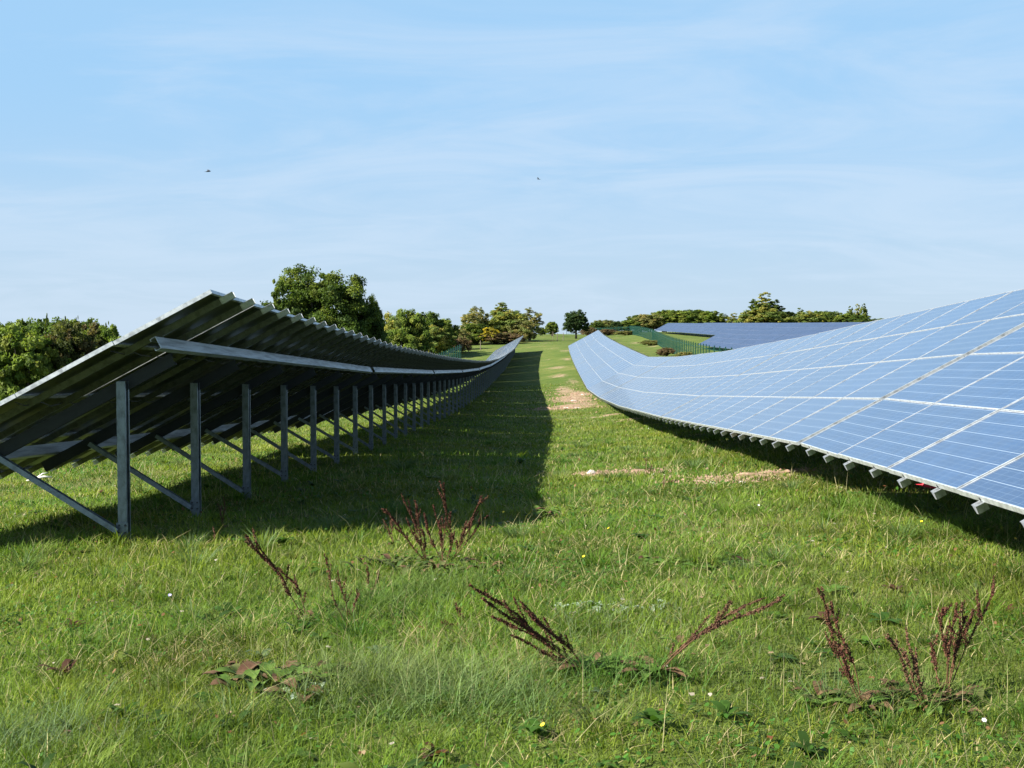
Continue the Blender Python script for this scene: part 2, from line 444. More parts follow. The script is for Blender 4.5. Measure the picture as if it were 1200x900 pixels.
# ------------------------------------------------------------------ metals and modules
def metal(name, base, rough, metallic=.85, scale=30, bump=.0):
    m, nt, out = new_mat(name)
    b = bsdf(nt, out, Metallic=metallic, Roughness=rough)
    tc = nt.nodes.new('ShaderNodeTexCoord')
    n = noise(nt, scale, 5, .65, tc.outputs['Object'])
    r = ramp(nt, [(.36, tuple(c*.6 for c in base)), (.55, base), (.75, tuple(min(1,c*1.15) for c in base))])
    nt.links.new(n.outputs[0], r.inputs[0]); nt.links.new(r.outputs[0], b.inputs['Base Color'])
    rr = nt.nodes.new('ShaderNodeMapRange'); rr.inputs[3].default_value = rough-.08; rr.inputs[4].default_value = rough+.14
    nt.links.new(n.outputs[0], rr.inputs[0]); nt.links.new(rr.outputs[0], b.inputs['Roughness'])
    return m

MW, MH, PX, PY = 1.658, .998, 1.672, 1.007
def module_materials():
    m, nt, out = new_mat('solar_cells')
    b = bsdf(nt, out, Roughness=.25, IOR=1.5)
    tc = nt.nodes.new('ShaderNodeTexCoord'); sp = nt.nodes.new('ShaderNodeSeparateXYZ')
    nt.links.new(tc.outputs['Object'], sp.inputs[0])
    # cell lattice, 10 x 6 cells of 156 mm with pale gaps
    def lat(ax, off, pitch, gap):
        v = math_n(nt, 'DIVIDE', math_n(nt, 'ADD', ax, off), pitch)
        fr = math_n(nt, 'FRACT', v)
        d = math_n(nt, 'ABSOLUTE', math_n(nt, 'SUBTRACT', fr, .5))
        return math_n(nt, 'GREATER_THAN', d, .5-gap/2/pitch)
    gx = lat(sp.outputs[0], -.025, .160, .004)
    gy = lat(sp.outputs[1], -.015, .160, .0055)
    bus = lat(sp.outputs[1], -.015+.027, .0533, .0022)
    oi = nt.nodes.new('ShaderNodeObjectInfo')
    # poly-crystal grain
    vo = nt.nodes.new('ShaderNodeTexVoronoi'); vo.inputs['Scale'].default_value = 38
    nt.links.new(tc.outputs['Object'], vo.inputs['Vector'])
    cellid = nt.nodes.new('ShaderNodeTexWhiteNoise'); cellid.noise_dimensions = '3D'
    fl = nt.nodes.new('ShaderNodeVectorMath'); fl.operation = 'FLOOR'
    dv = nt.nodes.new('ShaderNodeVectorMath'); dv.operation = 'SCALE'; dv.inputs['Scale'].default_value = 1/.16
    nt.links.new(tc.outputs['Object'], dv.inputs[0]); nt.links.new(dv.outputs[0], fl.inputs[0])
    ad = nt.nodes.new('ShaderNodeVectorMath'); ad.operation = 'ADD'
    nt.links.new(fl.outputs[0], ad.inputs[0])
    cb = nt.nodes.new('ShaderNodeCombineXYZ'); nt.links.new(math_n(nt,'MULTIPLY',oi.outputs['Random'],97.0), cb.inputs[2])
    nt.links.new(cb.outputs[0], ad.inputs[1]); nt.links.new(ad.outputs[0], cellid.inputs['Vector'])
    mixv = math_n(nt, 'ADD', math_n(nt, 'MULTIPLY', cellid.outputs[0], .35), math_n(nt, 'MULTIPLY', oi.outputs['Random'], .35))
    sv = nt.nodes.new('ShaderNodeSeparateColor'); nt.links.new(vo.outputs['Color'], sv.inputs[0])
    mixv = math_n(nt, 'ADD', mixv, math_n(nt, 'MULTIPLY', sv.outputs[0], .3))
    cr = ramp(nt, [(0,(.002,.016,.058)),(.5,(.004,.024,.082)),(1,(.008,.038,.118))])
    nt.links.new(mixv, cr.inputs[0])
    c = mix_c(nt, math_n(nt,'MULTIPLY',bus,.25), cr.outputs[0], (.3,.4,.5))
    c = mix_c(nt, math_n(nt,'MULTIPLY',gx,.3), c, (.3,.4,.5)); c = mix_c(nt, math_n(nt,'MULTIPLY',gy,.42), c, (.55,.66,.75))
    # thin dust film
    dn = noise(nt, 2.2, 5, .6, tc.outputs['Object'])
    c = mix_c(nt, math_n(nt,'MULTIPLY',dn.outputs[0],.06), c, (.42,.45,.48))
    nt.links.new(c, b.inputs['Base Color'])
    b.inputs['Coat Weight'].default_value = .75; b.inputs['Coat Roughness'].default_value = .13
    # back of the laminate: dark glossy sheet
    k, nt, out = new_mat('module_back')
    b = bsdf(nt, out, Roughness=.32, IOR=1.5)
    tc = nt.nodes.new('ShaderNodeTexCoord')
    n = noise(nt, 5, 4, .6, tc.outputs['Object'])
    r = ramp(nt, [(.3,(.028,.034,.014)),(.7,(.075,.082,.034))])
    nt.links.new(n.outputs[0], r.inputs[0]); nt.links.new(r.outputs[0], b.inputs['Base Color'])
    return m, k

def build_rows():
    cells, back = module_materials()
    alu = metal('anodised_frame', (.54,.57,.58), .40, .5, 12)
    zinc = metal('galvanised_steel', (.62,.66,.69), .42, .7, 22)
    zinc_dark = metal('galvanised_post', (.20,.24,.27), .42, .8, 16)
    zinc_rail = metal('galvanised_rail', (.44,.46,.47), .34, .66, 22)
    rail_dark = metal('shaded_rail', (.10,.11,.075), .42, .5, 16)  # same rail steel, with the shade under the modules put into its colour
    raft_m = metal('shaded_rafter', (.022,.027,.028), .6, .2, 16)  # rafter steel, darkness of the shaded underside painted into the base colour
    bolt = metal('dark_bolt', (.08,.08,.085), .5, .8, 30)
    # module laminate: origin at its lower left corner
    mb = MB()
    x0, y0, x1, y1 = .015, .008, MW-.015, MH-.008
    mb.v += [Vector(p) for p in ((x0,y0,-.004),(x1,y0,-.004),(x1,y1,-.004),(x0,y1,-.004),(x0,y0,-.010),(x1,y0,-.010),(x1,y1,-.010),(x0,y1,-.010))]
    mb.f += [[0,1,2,3],[4,7,6,5],[0,4,5,1],[1,5,6,2],[2,6,7,3],[3,7,4,0]]; mb.m += [0,1,1,1,1,1]
    # junction box on the back
    mb.box((MW/2-.06, MH-.2, -.028), (MW/2+.06, MH-.09, -.0105), 1)
    me_mod = mb.mesh('solar_module', [cells, back])
    fb = MB(); w = .008; w2 = .015; H = -.038
    fb.box((0,0,H),(MW,w,0)); fb.box((0,MH-w,H),(MW,MH,0)); fb.box((0,w,H),(w2,MH-w,0)); fb.box((MW-w2,w,H),(MW,MH-w,0))
    # inner return lip at the back of the frame
    fb.box((w2,w,H),(MW-w2,w+.016,H+.002)); fb.box((w2,MH-w-.016,H),(MW-w2,MH-w,H+.002))
    me_frame = fb.mesh('module_frame', [alu])
    # rail: open hat channel, along +y from -0.1 to 4*PY+.08
    t = .004; TL = 4*PY-.022
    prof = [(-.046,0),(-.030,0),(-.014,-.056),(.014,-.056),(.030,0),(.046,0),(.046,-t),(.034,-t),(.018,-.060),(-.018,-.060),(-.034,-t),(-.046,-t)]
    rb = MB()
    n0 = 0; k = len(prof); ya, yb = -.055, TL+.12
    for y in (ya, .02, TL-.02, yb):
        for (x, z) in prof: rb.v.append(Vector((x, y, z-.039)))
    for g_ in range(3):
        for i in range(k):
            j = (i+1) % k; a_ = g_*k; rb.f.append([a_+i, a_+j, a_+k+j, a_+k+i]); rb.m.append(1 if g_ == 1 else 0)  # stretch beneath the modules takes the colour with painted-in shade
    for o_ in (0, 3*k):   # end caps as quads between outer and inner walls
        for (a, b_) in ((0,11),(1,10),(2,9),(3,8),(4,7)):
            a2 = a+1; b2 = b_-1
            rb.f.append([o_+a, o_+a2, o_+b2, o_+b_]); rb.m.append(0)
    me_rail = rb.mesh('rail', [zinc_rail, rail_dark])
    # clamp bolts near both ends
    cb = MB()
    cb.tube([(0,0,0),(0,-.004,0)], .012, 8)
    # C-profiles with unit length along z
    def cprof(wd, dp, t):
        return [(0,0),(wd,0),(wd,dp*.22),(wd-t,dp*.22),(wd-t,t),(t,t),(t,dp-t),(wd-t,dp-t),(wd-t,dp*.78),(wd,dp*.78),(wd,dp),(0,dp)]
    def cmesh(name, wd, dp, t, mat):
        b = MB(); pr = cprof(wd, dp, t); n = len(pr)
        for z in (0, 1):
            for (x, y) in pr: b.v.append(Vector((x-wd/2, y-dp/2, z)))
        for i in range(n):
            j = (i+1) % n; b.f.append([i, j, n+j, n+i]); b.m.append(0)
        for o_ in (0, n):
            for q in ((1,2,3,4),(0,1,4,5),(0,5,6,11),(11,6,7,10),(7,8,9,10)):
                b.f.append([o_+a for a in q]); b.m.append(0)
        return b.mesh(name, [mat])
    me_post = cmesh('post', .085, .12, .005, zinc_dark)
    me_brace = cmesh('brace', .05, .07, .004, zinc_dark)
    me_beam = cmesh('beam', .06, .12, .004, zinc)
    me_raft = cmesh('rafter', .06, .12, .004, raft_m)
    me_bolts = cb.mesh('bolt', [bolt])
    kb = MB(); kb.box((-.055,-.004,-.06),(.055,.004,.06), 0)
    for (bx, bz) in ((-.03,.035),(.03,.035),(-.03,-.035),(.03,-.035)): kb.tube([(bx,-.018,bz),(bx,-.0045,bz)], .010, 6, 1)
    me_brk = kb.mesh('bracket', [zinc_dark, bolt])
    T = R(28); LEN = 9*PX-.02

    def between(a, b, roll):
        """matrix mapping unit z to a->b; roll = direction for local +y"""
        z = b-a; L = z.length; z = z/L
        y = (roll - z*roll.dot(z)).normalized(); x = y.cross(z)
        M = Matrix(((x.x,y.x,z.x*L,a.x),(x.y,y.y,z.y*L,a.y),(x.z,y.z,z.z*L,a.z),(0,0,0,1)))
        return M
    def rowpt(xo, Y, zf):
        return Vector((xo + DRIFT*Y + float(bend(Y)), Y, zf(Y)))
    def frame_of(xo, Y0, zf):
        a = rowpt(xo, Y0, zf); b = rowpt(xo, Y0+15.0, zf)
        ex = (b-a).normalized(); c = Vector((ex.y, -ex.x, 0)).normalized()
        u = c.cross(ex); 
        if u.z < 0: u = -u
        ey = c*math.cos(T) + u*math.sin(T); ez = ex.cross(-ey) 
        if ez.z < 0: ez = -ez
        # right-handed table frame: X = -ex? keep x along row, mirrored so that ez is up
        M = Matrix(((ex.x,ey.x,ez.x,a.x),(ex.y,ey.y,ez.y,a.y),(ex.z,ey.z,ez.z,a.z),(0,0,0,1)))
        # make it a proper rotation: run x from the far end towards the near end
        if M.to_3x3().determinant() < 0:
            a2 = a + ex*LEN; ex2 = -ex
            M = Matrix(((ex2.x,ey.x,ez.x,a2.x),(ex2.y,ey.y,ez.y,a2.y),(ex2.z,ey.z,ez.z,a2.z),(0,0,0,1)))
        return M, ex, ey, ez
    def put(name, me, root, M):
        o = bpy.data.objects.new(name, me); COL.objects.link(o); o.parent = root
        o.matrix_parent_inverse = Matrix.Identity(4)
        o.matrix_basis = Matrix.Translation(-root.location) @ M
        return o
    wob = random.Random(3)
    def table(xo, Y0, zf, label, group, near=False):
        M, ex, ey, ez = frame_of(xo, Y0, zf)
        M = M @ Matrix.Rotation(wob.gauss(0, .0012), 4, 'X') @ Matrix.Rotation(wob.gauss(0, .0004), 4, 'Y')
        a = rowpt(xo, Y0, zf)
        mid = M @ Vector((LEN/2, 2, 0))
        root = empty('solar_table', (mid.x, mid.y, gz(mid.x, mid.y)))
        tag(root, label, 'solar table', group)
        for r in range(4):
            for c in range(9):
                J = Matrix.Translation((c*PX, r*PY, wob.uniform(0,.002))) @ Matrix.Rotation(wob.gauss(0,.0028),4,'X') @ Matrix.Rotation(wob.gauss(0,.0016),4,'Y')
                mo = put('solar_module', me_mod, root, M @ J)
                fr = bpy.data.objects.new('module_frame', me_frame); COL.objects.link(fr); fr.parent = mo
        for i in range(18):
            x = (i//2)*PX + (.4125 if i % 2 == 0 else 1.2375)
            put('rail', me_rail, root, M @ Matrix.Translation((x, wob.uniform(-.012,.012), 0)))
            if near:
                put('bolt', me_bolts, root, M @ Matrix.Translation((x, -.0005, -.02)))
        # purlin beams along the row
        def loc(u, v, w_): # u measured from the near end of the table
            return M @ Vector((LEN-u, v, w_))
        zb = -.039-.064-.062
        for v in (.95, 3.30):
            put('beam', me_beam, root, between(loc(.2, v, zb), loc(LEN-.12, v, zb), ez))
        if near:
            m = MB(); cr_ = random.Random(int(Y0*7))
            for v in (1.02, 2.02, 3.03):
                pts = []
                for q in range(73):
                    x = .1 + (LEN-.2)*q/72; sg = abs(math.sin(q*math.pi/3))
                    pts.append((x, v-.10+.03*cr_.random(), -.05-.05*sg*cr_.uniform(.4,1)))
                m.tube(pts, .006, 4)
            put('cable', m.mesh('cable', [bolt]), root, M)
        for i in range(6):
            u = .62 + 2.533*i
            zr = zb-.123
            put('rafter', me_raft, root, between(loc(u+.075, .72, zr), loc(u+.075, 3.26, zr), ez))
            top = loc(u+.0, 2.75, zr+.03)
            g = gz(top.x, top.y)
            foot = Vector((top.x, top.y, g-.3))
            put('post', me_post, root, between(foot, top, Vector(ex)))
            if near:
                put('bracket', me_brk, root, Matrix.Translation(Vector((top.x, top.y-.07, g+.14))))
            low = Vector((top.x-.0, top.y, g+.12)) - Vector(ex)*.10
            upp = loc(u-.03, 1.35, zr-.02)
            low.x -= .03
            put('brace', me_brace, root, between(low, upp, Vector(ex)))
        return root

    # height of the lower edge, relative to the camera, along each row
    rk = ([-5, 8.6, 13.5, 28.8, 39.6, 52.4, 66, 74.3, 104, 131, 152], [-.72, -.95, -1.19, -1.95, -2.44, -2.89, -3.30, -3.43, -2.92, -2.40, -1.68])
    lk = ([0, 11.4, 21.3, 28.4, 35.5, 46.4, 66.9, 93, 128, 165], [-.98, -1.50, -1.98, -2.32, -2.56, -2.91, -3.50, -3.85, -3.70, -2.40])
    def mk(k):
        ys = np.arange(-10, 175, 1.0); v = np.interp(ys, k[0], k[1])
        w = np.exp(-np.arange(-9,10)**2/10.); w /= w.sum()
        # linear extension at the ends before smoothing
        lo = v[0] + 0*np.arange(9); hi = v[-1] + (v[-1]-v[-4])/3*np.arange(1,10)
        vv = np.convolve(np.concatenate([lo, v, hi]), w, mode='valid')
        return lambda Y: float(np.interp(Y, ys, vv)) + CAMZ
    zR, zL = mk(rk), mk(lk)
    ordn = ['first','second','third','fourth','fifth','sixth','seventh','eighth','ninth','last']
    for k in range(10):
        if k == 0: lb = 'nearest table of the left row, its dark backs and bright purlin seen closest'
        elif k == 9: lb = 'last table of the left row, ending on the hilltop with its pale face showing'
        else: lb = f'{ordn[k]} table from the near end of the left row of solar panels'
        table(-6.52, 11.4+15.2*k, zL, lb, 'tables of the left solar panel row', k < 3)
    for k in range(10):
        if k == 0: lb = 'nearest table of the right row, blue modules cut off by the right picture edge'
        elif k == 9: lb = 'last table of the right row, ending pale in a point on the hillside'
        else: lb = f'{ordn[k]} table from the near end of the right row of blue solar panels'
        table(2.76, -1.7+15.2*k, zR, lb, 'tables of the right solar panel row', k < 4)
    # second field beyond the fence: each table one mesh
    fm, nt, out = new_mat('far_cells')
    b = bsdf(nt, out, Roughness=.3, IOR=1.5)
    tc = nt.nodes.new('ShaderNodeTexCoord'); br = nt.nodes.new('ShaderNodeTexNoise'); br.inputs['Scale'].default_value = 1.1
    nt.links.new(tc.outputs['Object'], br.inputs['Vector'])
    r = ramp(nt, [(.35,(.010,.020,.058)),(.65,(.018,.032,.085))]); nt.links.new(br.outputs[0], r.inputs[0]); nt.links.new(r.outputs[0], b.inputs['Base Color'])
    far_fr = metal('dull_frame', (.13,.16,.24), .5, .3, 12)
    far = MB()
    for rr in range(4):
        for c in range(9):
            far.box((c*PX+.018, rr*PY+.018, -.03), (c*PX+MW-.018, rr*PY+MH-.018, -.004), 0)
            for q in (((c*PX,rr*PY),(c*PX+MW,rr*PY+.018)),((c*PX,rr*PY+MH-.018),(c*PX+MW,rr*PY+MH)),((c*PX,rr*PY+.018),(c*PX+.018,rr*PY+MH-.018)),((c*PX+MW-.018,rr*PY+.018),(c*PX+MW,rr*PY+MH-.018))):
                far.box((*q[0],-.035),(*q[1],0), 1)
    for v in (.95,3.3): far.box((.2,v-.03,-.2),(LEN-.2,v+.03,-.06), 2)
    me_far = far.mesh('far_table', [fm, far_fr, zinc_dark])
    fp = MB(); fp.box((-.05,-.05,-2.6),(.05,.05,0), 0); me_fpost = fp.mesh('far_post', [zinc_dark])
    ORD = ['','second','third','fourth','fifth','sixth','seventh','eighth','ninth','tenth','eleventh','twelfth','thirteenth','fourteenth','fifteenth','sixteenth']
    ORD = ORD
    rows = [('front', 19.2, 56, 160), ('middle', 28.5, 100, 325), ('rear', 37.8, 130, 325)]
    for nm, xo, ya, yb in rows:
        n = int((yb-ya)//15.2)
        for k in range(n):
            Y0 = yb - 15.2*(k+1)
            zf = lambda Y: gz(xo+DRIFT*Y+float(bend(Y)), Y)+.62
            zs = (lambda z0, z1, y0: (lambda Y: z0+(z1-z0)*(Y-y0)/15.0))(zf(Y0), zf(Y0+15.0), Y0)
            M, ex, ey, ez = frame_of(xo, Y0, zs)
            mid = M @ Vector((LEN/2,2,0))
            root = empty('solar_table', (mid.x, mid.y, gz(mid.x, mid.y)))
            w = 'at the hilltop' if k == 0 else f'{ORD[k]} from hilltop'
            tag(root, f'dark blue table in the {nm} row beyond the green fence, {w}', 'solar table', 'tables in the field behind the green fence')
            put('panel', me_far, root, M)
            for i in range(3):
                p = M @ Vector((LEN-(1.5+6*i), 2.6, -.2)); put('post', me_fpost, root, Matrix.Translation(p))

# ------------------------------------------------------------------ fences
def build_fences():
    gm, nt, out = new_mat('green_coated_steel')
    b = bsdf(nt, out, Roughness=.45, Metallic=.1)
    tc = nt.nodes.new('ShaderNodeTexCoord'); n = noise(nt, 3, 4, .6, tc.outputs['Object'])
    r = ramp(nt, [(.3,(.006,.045,.030)),(.7,(.010,.072,.048))]); nt.links.new(n.outputs[0], r.inputs[0]); nt.links.new(r.outputs[0], b.inputs['Base Color'])
    def fence(pts, hgt, label, step=2.6, gap=.13, pw=.06):
        root = empty('fence', (pts[0][0], pts[0][1], gz(*pts[0]))); tag(root, label, 'fence')
        for s in range(len(pts)-1):
            a = Vector((*pts[s],0)); bb = Vector((*pts[s+1],0)); L = (bb-a).length; n = max(1, round(L/step))
            for i in range(n):
                p = a.lerp(bb, i/n); q = a.lerp(bb, (i+1)/n)
                p.z = gz(p.x,p.y); q.z = gz(q.x,q.y)
                m = MB(); m.box((-.045,-.045,-.1),(.045,.045,hgt+.1))
                o = link('fence_post', m.mesh('fence_post', [gm]), root); o.location = p-root.location
                m = MB(); d = q-p; dl = d.length; k = int(dl/gap)
                ang = math.atan2(d.y, d.x)
                for j in range(1, k):
                    c = p + d*(j/k) - p
                    M = Matrix.Translation(c) @ Matrix.Rotation(ang, 4, 'Z')
                    m.box((-pw/2,-.006,.05),(pw/2,.006,hgt-.0), 0, M)
                for zz in (.25, hgt-.3):
                    m.tube([Vector((0,0,zz)) + Vector((0,.03,0)), d+Vector((0,.03,zz))], .03, 4)
                o = link('fence_panel', m.mesh('fence_panel', [gm]), root); o.location = p-root.location
        return root
    # right fence, running from far left to behind the right row
    P = []
    for (px, Y) in ((664,330),(700,325),(738,300),(764,220),(782,170),(800,140),(831,110),(900,85)):
        P.append(((px-600)*Y/F, Y))
    fence(P, 2.0, 'green picket fence running behind the right panel row up to the dark tree', 2.8, .45, .05)
    P = []
    for (px, Y) in ((470,95),(500,115),(520,132),(541,150)):
        P.append(((px-600)*Y/F, Y))
    fence(P, 2.0, 'short green picket fence behind the left panel row below the shrubs', 2.4, .4, .05)
    # low wooden stakes with wire at the far end of the aisle
    wood, nt, out = new_mat('weathered_wood'); b = bsdf(nt, out, Roughness=.9); b.inputs['Base Color'].default_value = (.16,.13,.10,1)
    for k, (px, Y) in enumerate(((563,176),(549,172),(653,210),(660,214),(648,226))):
        x = (px-600)*Y/F; m = MB(); m.tube([(0,0,-.1),(0.02,0,.7),(0,.01,1.35)], [.06,.055,.045], 7)
        o = link('stake', m.mesh('stake', [wood])); o.location = (x, Y, gz(x, Y))
        w = ['closest to the left row end','left of its neighbour by the left row','left of the three above the aisle','right of the three above the aisle','farthest of the three above the aisle'][k]
        tag(o, 'thin dark stake in the far meadow, '+w, 'stake', 'stakes in the far meadow')

# ------------------------------------------------------------------ trees
def crown_mesh(name, seed, w, h, base, lobes, nclump, per, leaf, cols, flat=1.0, gap=.15):
    """lobes: (x,y,z,r) in units of crown (w wide, h high from base)."""
    r = np.random.default_rng(seed)
    cs = []; 
    lob = np.array(lobes)
    pr = lob[:,3]**2/np.sum(lob[:,3]**2)
    k = r.choice(len(lob), nclump, p=pr)
    d = r.normal(size=(nclump,3)); d /= np.linalg.norm(d,axis=1)[:,None]
    rad = (r.random(nclump)**(1/3.2))[:,None]
    ctr = lob[k,:3] + d*rad*lob[k,3:4]
    mxz = ctr[:,2].max(); ctr[:,2] = ctr[:,2]/mxz; ctr[:,:2] = ctr[:,:2]*(.5/np.abs(ctr[:,0]).max())*.93
    ctr = ctr*np.array([w, w, h]); ctr[:,2] += base
    ctr[:,2] = np.maximum(ctr[:,2], base*.6)
    cr = (w*.065)*(.35+1.0*r.random(nclump)**1.5)
    per = int(per*1.7); leaf = leaf*.72
    pal = np.array(cols)
    ci = r.integers(0, len(pal), nclump)
    cc = pal[ci]*(.75+.5*r.random((nclump,1)))
    n = nclump*per
    own = np.repeat(np.arange(nclump), per)
    e = r.normal(size=(n,3)); e /= np.linalg.norm(e,axis=1)[:,None]
    p = ctr[own] + e*(r.random(n)**.5)[:,None]*cr[own][:,None]*np.array([1,1,.75])
    nrm = e*.6 + r.normal(size=(n,3))*.6 + np.array([0,0,.5]); nrm /= np.linalg.norm(nrm,axis=1)[:,None]
    t = np.cross(nrm, r.normal(size=(n,3))); t /= np.linalg.norm(t,axis=1)[:,None]; b = np.cross(nrm, t)
    s = leaf*(.6+.8*r.random(n))[:,None]
    co = np.empty((n,4,3)); 
    co[:,0] = p - t*s; co[:,1] = p + b*s*.55; co[:,2] = p + t*s; co[:,3] = p - b*s*.55
    col = cc[own]*(.75+.5*r.random((n,1)))
    return fast_mesh(name, co.reshape(-1,3), np.arange(n*4), 4, colors=np.repeat(col,4,axis=0)), ctr

def trunk_mesh(name, seed, h, rad, ctr, mat, nl=14, stems=1):
    r = random.Random(seed); m = MB()
    top = Vector((0,0,h))
    for s in range(stems):
        off = Vector((r.uniform(-.3,.3), r.uniform(-.3,.3), 0))*(0 if stems == 1 else 1)
        pts = [off+Vector((0,0,-.3))] + [off*(1+.6*i)+Vector((r.uniform(-.1,.1)*h*.3, r.uniform(-.1,.1)*h*.3, h*i/4)) for i in range(1,5)]
        m.tube(pts, [rad*1.25, rad, rad*.75, rad*.5, rad*.25], 8)
        for j in range(nl//stems):
            c = Vector(ctr[r.randrange(len(ctr))]); st = pts[1+r.randrange(3)]
            mid = st.lerp(c, .5)+Vector((0,0,-.06*h)); m.tube([st, mid, c], [rad*.35, rad*.2, rad*.05], 5, cap=False)
    return m.mesh(name, [mat], smooth=True)

LOB = {
 'oak': [(0,0,.55,.33),(-.28,0,.5,.22),(.27,.05,.45,.22),(-.12,.1,.75,.2),(.14,-.1,.7,.2),(.36,0,.3,.14),(-.36,0,.32,.14),(0,-.2,.35,.25),(0,.2,.4,.22)],
 'bush': [(0,0,.4,.36),(-.25,.05,.35,.26),(.26,-.05,.32,.26),(.1,.2,.45,.26),(-.05,-.22,.3,.26),(.1,0,.5,.24),(-.16,.05,.48,.22)],
 'upright': [(0,0,.35,.24),(.05,0,.6,.2),(-.08,.05,.55,.18),(0,0,.82,.12),(.12,0,.4,.18),(-.14,0,.35,.2),(.02,0,.15,.25)],
 'sparse': [(0,0,.5,.25),(-.25,0,.6,.16),(.22,0,.65,.17),(0,.1,.85,.13),(-.12,0,.3,.2),(.2,.1,.35,.2),(-.3,0,.35,.13),(.33,0,.45,.1)],
}
def build_trees():
    lm = leaf_material('tree_leaves', .42, .6)
    bark, nt, out = new_mat('bark'); b = bsdf(nt, out, Roughness=.9)
    tc = nt.nodes.new('ShaderNodeTexCoord'); n = noise(nt, 6, 6, .7, tc.outputs['Object'])
    r = ramp(nt, [(.3,(.05,.04,.03)),(.7,(.17,.14,.11))]); nt.links.new(n.outputs[0], r.inputs[0]); nt.links.new(r.outputs[0], b.inputs['Base Color'])
    G_DARK = [(0.064, 0.103, 0.018), (0.088, 0.133, 0.024), (0.051, 0.086, 0.022), (0.121, 0.156, 0.026)]
    G_MID = [(0.119, 0.172, 0.029), (0.16, 0.211, 0.04), (0.092, 0.14, 0.026), (0.203, 0.234, 0.047)]
    G_YEL = [(0.232, 0.254, 0.063), (0.32, 0.3, 0.072), (0.161, 0.209, 0.054), (0.13, 0.18, 0.05)]
    G_GREY = [(0.202, 0.211, 0.073), (0.265, 0.258, 0.103), (0.155, 0.18, 0.055), (0.31, 0.265, 0.097)]
    G_PINE = [(0.03, 0.058, 0.02), (0.043, 0.078, 0.026), (0.061, 0.091, 0.029)]
    G_GOLD = [(.45,.36,.03),(.36,.30,.04),(.28,.26,.05)]
    G_BROWN = [(.16,.11,.06),(.13,.12,.05),(.20,.14,.08)]
    protos = {}
    def proto(key, lob, pal, w, h, base, ncl, per, leaf, tr, stems=1):
        me, ctr = crown_mesh('crown', hash(key) % 1000 if False else sum(map(ord, key)), w, h, base, LOB[lob], ncl, per, leaf, pal)
        me.materials.append(lm)
        tm = trunk_mesh('trunk', 5, base+h*.6, tr, ctr, bark, 14, stems)
        protos[key] = (me, tm, w, base+h)
    proto('oak', 'oak', G_DARK, 9, 7.4, 1.2, 700, 110, .115, .32)
    proto('bushy dark', 'bush', G_DARK, 6, 5, .3, 380, 85, .13, .16, 3)
    proto('bushy green', 'bush', G_MID, 6, 5, .3, 380, 85, .14, .15, 3)
    proto('bushy yellow', 'bush', G_YEL, 6, 5, .3, 361, 76, .14, .15, 3)
    G_OLIVE = [(.07,.085,.024),(.09,.10,.03),(.055,.07,.02),(.12,.10,.04)]
    proto('bushy olive', 'bush', G_OLIVE, 6, 5, .3, 380, 85, .13, .15, 3)
    proto('grey shrub', 'bush', G_GREY, 6, 4, .2, 323, 76, .12, .12, 3)
    proto('brown bramble', 'bush', G_BROWN, 6, 3, .1, 323, 76, .12, .10, 3)
    proto('upright dark', 'upright', G_DARK, 4, 7, .6, 323, 76, .13, .14)
    proto('upright green', 'upright', G_MID, 4, 7, .6, 323, 76, .13, .14)
    proto('upright yellow', 'upright', G_YEL, 4, 7, .6, 323, 76, .13, .14)
    proto('sparse grey', 'sparse', G_GREY, 6, 8, .9, 285, 57, .13, .18, 2)
    proto('sparse yellow', 'sparse', G_YEL, 6, 8, .9, 380, 66, .14, .18, 2)
    proto('pine', 'oak', G_PINE, 7, 6, .8, 494, 85, .13, .22)
    proto('gold', 'bush', G_GOLD, 4, 4, .4, 171, 66, .13, .10, 2)
    cnt = [0]
    def tree(key, px, ytop, wpx, Y, label, name='tree', group=None, rz=None, cat='tree'):
        me, tm, w, h = protos[key]
        x = (px-600)*Y/F; g = gz(x, Y)
        ztop = at(px, ytop, Y).z
        H = max(.8, ztop-g); W = wpx*Y/F
        root = empty(name, (x, Y, g), rz if rz is not None else random.uniform(0, 6.28))
        root.scale = (W/w*1.05, W/w*1.05, H/h*1.03)
        tag(root, label, cat, group)
        link('crown', me, root); link('trunk', tm, root)
        cnt[0] += 1
        return root
    # left hedge of young trees: px, top, width, depth
    L = [(-38,388,60,52,'bushy dark'),(-10,385,54,60,'bushy dark'),(8,387,50,56,'bushy green'),(27,379,12,58,'upright green'),(36,380,50,62,'bushy dark'),
         (55,373,10,57,'upright dark'),(66,379,52,63,'bushy dark'),(77,376,8,60,'upright green'),(91,376,8,56,'upright dark'),
         (100,380,50,62,'bushy dark'),(108,378,10,58,'upright green'),(126,382,10,60,'upright dark'),(120,389,44,55,'bushy green'),
         (60,385,62,52,'bushy dark'),(24,390,60,48,'bushy green'),(92,386,56,50,'bushy olive'),(146,400,34,60,'bushy dark'),(176,406,34,64,'bushy dark')]
    w1 = ['wide dark','broad deep green','rounded fresh green','tall thin bright green','round dark','tall thin dark','round fresh green','slim light green','slim dark spired',
          'dense dark','pointed green','narrow dark','round light','low dark','low leafy green','low olive','half hidden dark','mostly hidden dark']
    w2 = ['beyond the left picture edge','at the left picture edge','near the left picture edge','just right of the distant hill','behind the hedge left part','left of the hedge middle','in the hedge middle','right of the hedge middle',
          'rising highest in the hedge right part','behind the hedge right part','near the sloping panel edge','furthest right above the panel edge','against the sloping white panel edge','in front of the hedge middle','in front of the hedge left part','in front of the hedge right part','behind the near table upper corner','behind the near left table']
    for i, (px, yt, wd, Y, k) in enumerate(L):
        tree(k, px, yt, wd*(1.9 if k.startswith('bushy') else 1.3), Y, f'{w1[i]} young tree {w2[i]}', group='hedge trees behind the left panels')
    tree('oak', 379, 320, 150, 82, 'large rounded dark oak rising above the left panel row', 'oak_tree', rz=.4)
